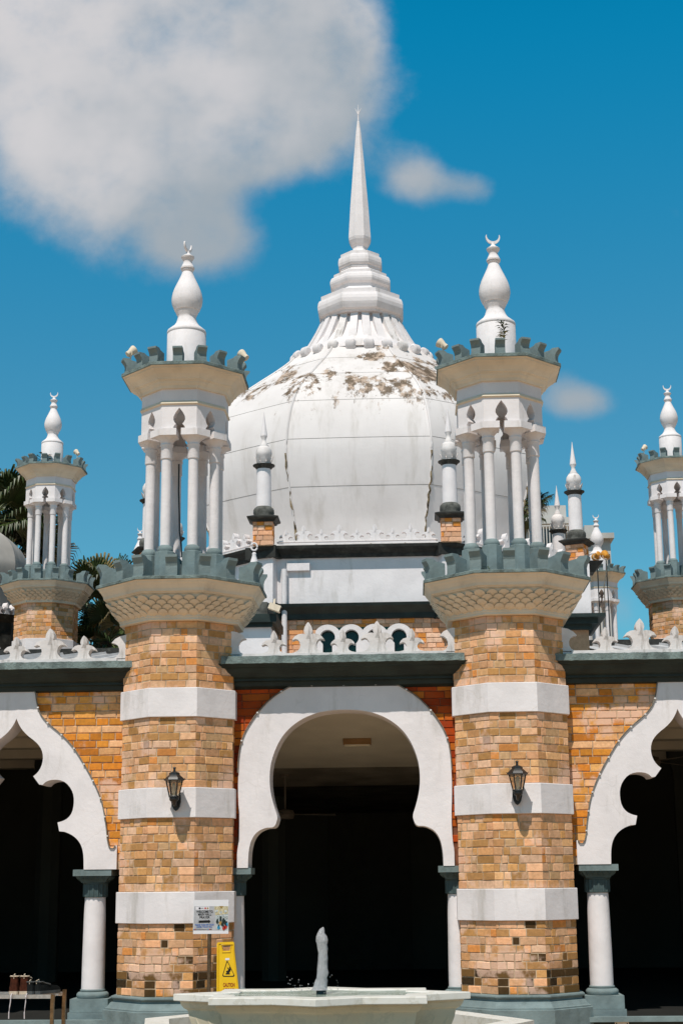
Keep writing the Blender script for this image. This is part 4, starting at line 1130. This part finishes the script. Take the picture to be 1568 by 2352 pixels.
for i in range(16):
    a, b2 = Vector(S[i]), Vector(S[(i+1) % 16]); c, e = Vector(S2[i]), Vector(S2[(i+1) % 16])
    nrm = ((b2-a).cross(c-a)).normalized()
    if nrm.dot(Vector((a.x, a.y, 0))) < 0: nrm = -nrm
    for k in range(3):
        u0, u1 = k/3+.02, (k+1)/3-.02; um = (u0+u1)/2
        top = a.lerp(b2, um)+nrm*.002; b0 = c.lerp(e, u0)+nrm*.004; b1_ = c.lerp(e, u1)+nrm*.004; md = c.lerp(e, um)+nrm*.014
        lf.add([top+Vector((0, 0, .0)), b0, md, b1_], [(0, 1, 2), (0, 2, 3)])
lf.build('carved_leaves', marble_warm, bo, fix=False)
wt = MB(); wt.add(star(RR*.81, RZ-.008, fy=.52), [tuple(range(16))]); wt.build('water', water, f, fix=False)
# jet
c7 = cr(1180, 3680, 7.84)
Lf = [(870, 225), (775, 270), (700, 370), (665, 450), (665, 550), (685, 700), (705, 850), (725, 1000), (715, 1150), (725, 1250), (690, 1430), (680, 1600), (660, 1800), (640, 1880), (600, 1990), (560, 2140), (500, 2200)]
Rt = [(890, 225), (915, 300), (930, 450), (985, 570), (1035, 710), (1005, 850), (1025, 950), (1015, 1100), (1025, 1260), (1010, 1400), (1020, 1580), (1060, 1720), (1010, 1830), (1010, 1900), (1010, 2000), (1020, 2140), (1050, 2200)]
mb = MB(); n = 14
for k, ((xl, yl), (xr, yr)) in enumerate(zip(Lf, Rt)):
    a, b2 = at(*c7(xl, yl), FY), at(*c7(xr, yr), FY); cxx = (a.x+b2.x)/2-FX; r_ = max(.003, (b2.x-a.x)/2); z = (a.z+b2.z)/2
    for i in range(n):
        t_ = 2*PI*i/n; w = r_*(1+random.uniform(-.10, .10)); mb.v.append((cxx+w*math.cos(t_), w*.8*math.sin(t_), max(z, RZ-.02)))
for k in range(len(Lf)-1):
    for i in range(n): mb.f.append((k*n+i, k*n+(i+1) % n, (k+1)*n+(i+1) % n, (k+1)*n+i)); mb.c.append((1, 1, 1)); mb.mi.append(0)
mb.f += [tuple(range(n))]; mb.c += [(1, 1, 1)]; mb.mi += [0]
jt = tag(mb.build('water_jet', jetmat, smooth=180), 'short foaming column of water rising from the fountain basin', 'water jet'); jt.location = (FX, FY, 0)
dr = MB()
for i in range(60):
    x, y, z = random.uniform(-.20, .12), random.uniform(-.08, .08), RZ+abs(random.gauss(0, .04)); r_ = random.uniform(.0015, .0045)
    dr.loft(5, [(.0002, z-r_), (r_, z), (.0002, z+r_)], 0, cx=x, cy=y)
dr.build('spray_drops', jetmat, jt)
# nozzle
MB().loft(12, [(.030, .90), (.030, 1.02), (.024, 1.03)], 0, cx=.0, cy=.0).build('nozzle', plain('wet_bronze', (.03, .03, .02), .3, .5, .4, 40), f, smooth=40)
# outer low pool of tiles with marble coping
pl = thing('tiled_pool', 'low outer pool wall of cream vertical tiles with a marble coping round the fountain', 'pool', (FX, FY, 0))
pg = [(1.245, .05), (.74, -.93), (-.42, -1.02), (-.97, -.45), (-1.10, .35), (-.55, 1.05), (.72, .95)]
ZT = .80
n = len(pg); ins = [(x*.86, y*.86) for x, y in pg]
v = [(x, y, ZT) for x, y in pg]+[(x, y, ZT) for x, y in ins]+[(x, y, ZT-.022) for x, y in pg]+[(x, y, ZT-.3) for x, y in ins]
MB().add(v, [(i, (i+1) % n, n+(i+1) % n, n+i) for i in range(n)]+[(i, 2*n+i, 2*n+(i+1) % n, (i+1) % n) for i in range(n)]+[(n+i, n+(i+1) % n, 3*n+(i+1) % n, 3*n+i) for i in range(n)]).build('coping', marblem, pl)
tl = MB()
for i in range(n):
    a, b2 = Vector((*pg[i], 0))*.985, Vector((*pg[(i+1) % n], 0))*.985; L = (b2-a).length; k = int(L/.055)
    for j in range(k):
        p0, p1 = a.lerp(b2, (j+.04)/k), a.lerp(b2, (j+.96)/k); q_ = random.uniform(.7, 1.1); tl.cur = (.60*q_, .52*q_, .43*q_)
        tl.add([(p0.x, p0.y, 0), (p1.x, p1.y, 0), (p1.x, p1.y, ZT-.024), (p0.x, p0.y, ZT-.024)], [(0, 1, 2, 3)])
    tl.cur = (.12, .07, .04); a2, b3 = a*.993, b2*.993
    tl.add([(a2.x, a2.y, 0), (b3.x, b3.y, 0), (b3.x, b3.y, ZT-.022), (a2.x, a2.y, ZT-.022)], [(0, 1, 2, 3)])
tl.build('tile_wall', tiles, pl, fix=False)
wt = MB(); wt.add([(x*.88, y*.88, .62) for x, y in pg], [tuple(range(n))]); wt.build('water', plain('shallow_water', (.46, .42, .32), .15, .4, .15, 6, bmp=.3), pl, fix=False)

# ------------------------------------------------------------------ signs
def text(body, size, mat, parent, loc, M=None, bold=0, sx=1.0, align='CENTER', name='lettering', rx=PI/2):
    cu = bpy.data.curves.new(name, 'FONT'); cu.body = body; cu.size = size; cu.align_x = align; cu.align_y = 'CENTER'; cu.extrude = .0006; cu.offset = bold; cu.space_line = .9
    to = bpy.data.objects.new('tmp', cu); col.objects.link(to)
    dg = bpy.context.evaluated_depsgraph_get(); me = bpy.data.meshes.new_from_object(to.evaluated_get(dg))
    bpy.data.objects.remove(to); bpy.data.curves.remove(cu)
    me.name = name; me.materials.clear(); me.materials.append(mat)
    me.transform(Matrix.Translation(loc) @ Matrix.Rotation(rx, 4, 'X') @ Matrix.Diagonal((sx, 1, 1, 1)))
    o = bpy.data.objects.new(name, me); col.objects.link(o); o.parent = parent; return o
SY_ = 14.55
bx0, bx1 = at(444, 2110, SY_).x, at(525, 2110, SY_).x
bz0, bz1 = at(480, 2145, SY_).z, at(480, 2072, SY_).z
sg = thing('notice_stand', 'white welcome notice board with arrow on a steel pole before the left minaret', 'sign', ((bx0+bx1)/2, SY_, 0))
hw_, hz = (bx1-bx0)/2, bz1-bz0; zc = bz0
MB().box(-hw_, hw_, 0, .006, bz0, bz1+.02).build('board', plain('clear_board', (.68, .67, .68), .25, .5, .01, 3, bmp=.01), sg)
MB().loft(12, [(.018, 0), (.018, bz0+.02)], 0, cx=-.015, cy=.025).box(-.16, .12, -.1, .14, 0, .012).build('pole', plain('pole_steel', (.20, .15, .10), .25, .6, .2, 20, metallic=.8), sg, smooth=40)
u = lambda x: -hw_+(x-990)/(1405-990)*2*hw_          # crop coordinates of the notice
w_ = lambda y: bz0+(578-y)/(578-215)*hz
MB().extrude([(u(1000), w_(262)), (u(1235), w_(262)), (u(1268), w_(538)), (u(995), w_(538))], -.001, -.0002).build('print_background', sheetm, sg)
MB().extrude([(u(1018), w_(267)), (u(1180), w_(267)), (u(1180), w_(303)), (u(1018), w_(303))], -.0018, -.0012).build('logo_strip', boardm, sg)
for x, r_, m_ in ((1065, 11, ink), (1132, 10, print_c['red']), (1160, 10, print_c['gold'])):
    MB().extrude([(u(x)+r_*.00085*math.cos(t_), w_(285)+r_*.00085*math.sin(t_)) for t_ in [2*PI*i/12 for i in range(12)]], -.0026, -.002).build('logo', m_, sg)
MB().extrude([(u(1080), w_(281)), (u(1112), w_(281)), (u(1112), w_(287)), (u(1080), w_(287))], -.0026, -.002).build('logo_text_bar', ink, sg)
ux = u(1127)
for tx, yy_, wdt in (('WELCOME TO', 325, 195), ('MAIN HALL', 357, 155), ('PRAYER', 390, 120)):
    o = text(tx, .029, ink, sg, (ux-.002, -.0025, w_(yy_)), bold=.0004)
    ww = o.dimensions.x or .2; k = wdt/415*2*hw_/ww
    o.data.transform(Matrix.Translation((ux, 0, 0)) @ Matrix.Diagonal((k, 1, 1, 1)) @ Matrix.Translation((-ux, 0, 0)))
for tx, yy_, wdt in (('PLEASE TAKE OFF YOUR', 475, 222), ('SHOES, THANK YOU', 498, 180)):
    o = text(tx, .018, blue_ink, sg, (ux-.004, -.0025, w_(yy_)), bold=.0002)
    ww = o.dimensions.x or .2; k = wdt/415*2*hw_/ww
    o.data.transform(Matrix.Translation((ux, 0, 0)) @ Matrix.Diagonal((k, 1, 1, 1)) @ Matrix.Translation((-ux, 0, 0)))
MB().extrude([(u(1055), w_(425)), (u(1172), w_(422)), (u(1172), w_(413)), (u(1195), w_(434)), (u(1176), w_(458)), (u(1172), w_(449)), (u(1055), w_(451))], -.003, -.002).build('arrow', ink, sg)
for x, m_ in ((1000, 'cyan'), (1015, 'red'), (1168, 'cyan'), (1185, 'red'), (1202, 'dark')):
    MB().extrude([(u(x)+.006*math.cos(t_), w_(527)+.006*math.sin(t_)) for t_ in [2*PI*i/10 for i in range(10)]], -.002, -.0012).build('badge', print_c[m_], sg)
MB().extrude([(u(1025), w_(525)), (u(1155), w_(525)), (u(1155), w_(528)), (u(1025), w_(528))], -.002, -.0012).build('rule_line', ink, sg)
def pq(pts, m_, y=-.002): return MB().extrude([(u(x), w_(y_)) for x, y_ in pts], y-.0006, y).build('photo_patch', print_c[m_], ph_)
ph_ = MB().extrude([(u(1235), w_(262)), (u(1402), w_(262)), (u(1398), w_(538)), (u(1268), w_(538))], -.0012, -.0004).build('printed_photo', print_c['pale'], sg)
pq([(1237, 264), (1400, 264), (1398, 350), (1250, 365)], 'cream')
pq([(1295, 262), (1345, 262), (1320, 292)], 'gold', -.003)
for x, y_ in ((1265, 318), (1315, 335), (1370, 322)): pq([(x-16, y_-12), (x+16, y_-14), (x+16, y_+10), (x-16, y_+14)], 'pale', -.003)
for x in (1280, 1350, 1384): pq([(x-9, 380), (x+9, 380), (x+9, 410), (x-9, 410)], 'dark', -.003); pq([(x-6, 383), (x+6, 383), (x+6, 407), (x-6, 407)], 'pale', -.004)
pq([(1300, 378), (1325, 378), (1325, 450), (1300, 450)], 'dark', -.003)
for x, y_, m_ in ((1275, 440, 'dark'), (1310, 455, 'tan'), (1345, 430, 'dark'), (1365, 450, 'dark'), (1385, 470, 'cyan'), (1290, 505, 'cyan'), (1335, 470, 'dark'), (1372, 500, 'red'), (1350, 515, 'red')):
    ph_k = [(x+17*math.cos(t_), y_+24*math.sin(t_)) for t_ in [2*PI*i/8 for i in range(8)]]; pq(ph_k, m_, -.004)
    pq([(x+8*math.cos(t_), y_-26+9*math.sin(t_)) for t_ in [2*PI*i/8 for i in range(8)]], 'dark', -.0046)

# wet floor sign
cy_ = 14.5
ca = thing('wet_floor_sign', 'yellow folding caution sign standing beside the notice pole', 'caution sign', (at(517, 2200, cy_).x, cy_, .02))
c3 = cr(400, 3450, 2.24)
def cp(x, y): p = at(*c3(x, y), cy_); return (p.x-ca.location.x, p.z-ca.location.z)
tl_, tr2 = cp(1040, 722), cp(1188, 714); bl_, br_ = cp(1042, 1155), cp(1238, 1130)
ext = lambda a, b2, z: (a[0]+(b2[0]-a[0])*(z-a[1])/(b2[1]-a[1]), z)
ou = [ext(tl_, bl_, 0), ext(tr2, br_, 0), cp(1196, 800), cp(1193, 726), cp(1184, 714), cp(1045, 720), cp(1037, 732)]
hl = [cp(1082, 750), cp(1162, 747), cp(1152, 795), cp(1093, 797)]
tilt_ = Matrix.Rotation(-.10, 4, 'X')
def lean(mb, k=.10):
    mb.v = [(x, y+(z)*k, z) for x, y, z in mb.v]; return mb
lean(MB().extrude(ou, -.016, 0, [hl])).build('front_panel', yellow, ca)
lean(MB().extrude([(x*.97+.002, z*.995) for x, z in ou], .006, .018, [hl])).build('back_panel', yellow, ca).rotation_euler = (0, 0, 0)
rimm = MB()
rp = [(ou[0][0]+.012, .01), (ou[1][0]-.012, .01), (ou[2][0]-.010, ou[2][1]), (ou[3][0]-.010, ou[3][1]-.01), (ou[5][0]+.008, ou[5][1]-.012)]
rimm.tube([(x, -.019, z) for x, z in rp+[rp[0]]], .005, 5)
hp = [cp(1076, 742), cp(1170, 738), cp(1160, 806), cp(1088, 808)]; rimm.tube([(x, -.018, z) for x, z in hp+[hp[0]]], .005, 5)
lean(rimm).build('moulded_edge', yellow, ca)
lean(MB().extrude([cp(1115, 862), cp(1152, 860), cp(1152, 878), cp(1115, 880)], -.018, -.0165)).build('sticker', boardm, ca)
def tri(k, cx=1143, cyy=965):
    P = [(1135, 885), (1200, 1015), (1192, 1027), (1098, 1027), (1090, 1015), (1128, 886)]
    return [cp(cx+(x-cx)*k, cyy+12+(y-cyy-12)*k) for x, y in P]
lean(MB().extrude(tri(1.0), -.0185, -.0168, [tri(.86)])).build('warning_triangle', ink, ca)
man = MB()
man.extrude([cp(x, y) for x, y in ((1150, 945), (1156, 938), (1164, 943), (1162, 953), (1154, 955))], -.0195, -.0172)
for P in ([(1148, 955), (1166, 957), (1162, 978), (1146, 980), (1138, 970)], [(1140, 972), (1160, 978), (1150, 992), (1122, 984), (1124, 976)], [(1138, 985), (1150, 990), (1142, 1002), (1122, 1002), (1122, 996)], [(1152, 957), (1148, 964), (1134, 950), (1136, 944)], [(1118, 1000), (1158, 996), (1156, 1004), (1120, 1006)]):
    man.extrude([cp(*p) for p in P], -.0195, -.0172)
lean(man).build('falling_figure', ink, ca)
for tx, yy_, x0, x1, sz in (('CAUTION', 1103, 1098, 1203, .046), ('WET FLOOR', 1150, 1098, 1203, .042)):
    a, b2 = cp(x0, yy_), cp(x1, yy_)
    o = text(tx, sz, red_ink, ca, ((a[0]+b2[0])/2, -.0178, a[1]), bold=.0012)
    ww = o.dimensions.x or .1; mxx = (a[0]+b2[0])/2
    o.data.transform(Matrix.Translation((mxx, 0, 0)) @ Matrix.Diagonal(((b2[0]-a[0])/ww, 1, 1, 1)) @ Matrix.Translation((-mxx, 0, 0)))
    for v_ in o.data.vertices: v_.co.y += v_.co.z*.10

# ------------------------------------------------------------------ shoe rack and shoes
RY = 13.5
cs2 = cr(0, 3850, 5.227)
pR = at(*cs2(1110, 672), RY); rk = thing('shoe_rack', 'bronze steel shoe rack at the lower left corner', 'rack', (pR.x, RY, 0), R(-4))
W_, D_, H_ = 1.05, .34, pR.z
rb1 = MB()
for y_ in (0, D_): rb1.box(-W_, 0, y_-.014, y_+.014, H_-.032, H_)
for k in range(1, 4): rb1.box(-W_, 0, D_*k/4-.007, D_*k/4+.007, H_-.020, H_-.004)
rb1.build('top_shelf', steel, rk)
for hh in (.42, .22):
    q_ = MB()
    for y_ in (0, D_): q_.box(-W_, 0, y_-.012, y_+.012, H_-hh-.02, H_-hh)
    for k in range(1, 6): q_.box(-W_, -.01, D_*k/6-.010, D_*k/6+.010, H_-hh-.014, H_-hh-.002)
    if hh == .42 or hh == .22: q_.build('lower_shelf', bronze, rk) if hh == .42 else None
    if hh == .22: pass
for x_ in (-W_, 0):
    for y_ in (0, D_): MB().box(x_-.014, x_+.014, y_-.0145, y_+.0145, 0, H_+(.018 if y_ else .001)).build('post', bronze, rk)
rackM = Tm(pR.x, RY, 0, R(-4))
def shoe(name, lab, lx, ly, rz, high, up, sole, grp):
    P = rackM @ Vector((lx, ly, H_+.001)); t = thing(name, lab, 'shoe', P, R(-4)+rz, grp)
    # heel towards -y (towards us), toe +y
    st = [(-.135, .030), (-.12, .040), (-.06, .040), (0, .038), (.06, .046), (.11, .042), (.135, .022)]
    ol = [(x, y) for y, x in st]+[(-x, y) for y, x in reversed(st)]
    n = len(ol)
    MB().add([(x, y, 0) for x, y in ol]+[(x*1.03, y*1.01, .026) for x, y in ol], [tuple(range(n)), tuple(range(n, 2*n))]+[(i, (i+1) % n, n+(i+1) % n, n+i) for i in range(n)]).build('sole', sole, t)
    hh = .135 if high else .088
    rings = [(.026, 1.0, 1.0, 0), (.055, .98, .98, 0), (.075, .90, .86, -.012), (hh*.85, .80, .62, -.040), (hh, .82, .52, -.055)]
    up_ = MB()
    for z_, kx, ky, dy in rings:
        for x, y in ol:
            zz = z_+(.012 if z_ == hh and y < -.05 else 0)-(max(0, y)*.12 if z_ > .05 else 0); up_.v.append((x*kx, y*ky+dy, zz))
    for j in range(len(rings)-1):
        for i in range(n): up_.f.append((j*n+i, j*n+(i+1) % n, (j+1)*n+(i+1) % n, (j+1)*n+i)); up_.c.append((1, 1, 1)); up_.mi.append(0)
    up_.build('upper', up, t, smooth=50)
    top = [(x*.82, y*.52-.055, hh+(.012 if y < -.05 else 0)-max(0, y)*.12) for x, y in ol]
    MB().tube([Vector(p) for p in top+[top[0]]], .006, 5).build('collar', cream_rub if high else grey_rub, t)
    MB().tube([(0, -.125, hh*.95), (0, -.132, hh+.02), (0, -.10, hh+.03), (0, -.095, hh+.005)], .004, 5).build('pull_loop', cream_rub, t)
    return t
gA, gB = 'pair of brown high-top shoes on the rack', 'pair of black shoes on the rack'
sxx = lambda px: (at(*cs2(px, 640), RY+.12).x-pR.x)
shoe('shoe', 'brown high-top shoe, left of its pair, on the steel rack', sxx(335), .135, 0, True, brown_suede, cream_rub, gA)
shoe('shoe', 'brown high-top shoe, right of its pair, on the steel rack', sxx(535), .135, .05, True, brown_suede, cream_rub, gA)
shoe('shoe', 'black low shoe beside the brown pair on the rack', sxx(700), .135, -.1, False, black_suede, grey_rub, gB)
shoe('shoe', 'black low shoe nearest the right end of the rack', sxx(950), .14, -.5, False, black_suede, grey_rub, gB)
for px0, px1, lab in ((232, 185, 'left of the two loose white laces hanging off the rack'), (545, 512, 'right of the two loose white laces hanging off the rack')):
    t = thing('shoelace', lab, 'shoelace', group='white laces hanging from the rack')
    P = [at(*cs2(px0+30, 650), RY+.03), at(*cs2(px0+5, 690), RY-.022)]+[at(*cs2(px0+(px1-px0)*k+6*math.sin(k*7), 700+480*k), RY-.024) for k in (.05, .25, .5, .75, 1)]
    MB().tube(P, .0048, 5).build('lace', lace, t)

# small plaque on the right platform riser
pq_ = at(*cr(1700, 3400, 1.521)(1195, 1050), 15.29)
pk = thing('door_plaque', 'small brass plaque with two screws at the lower right', 'plaque', (pq_.x, 15.295, pq_.z-.01))
MB().box(-.065, .065, 0, .008, -.06, .02).build('plate', cream, pk)
for x_ in (-.05, .05): MB().loft(8, [(.006, 0), (.006, .004)], 0, M=Tm(x_, 0, 0, 0, PI/2)).build('screw', iron, pk)
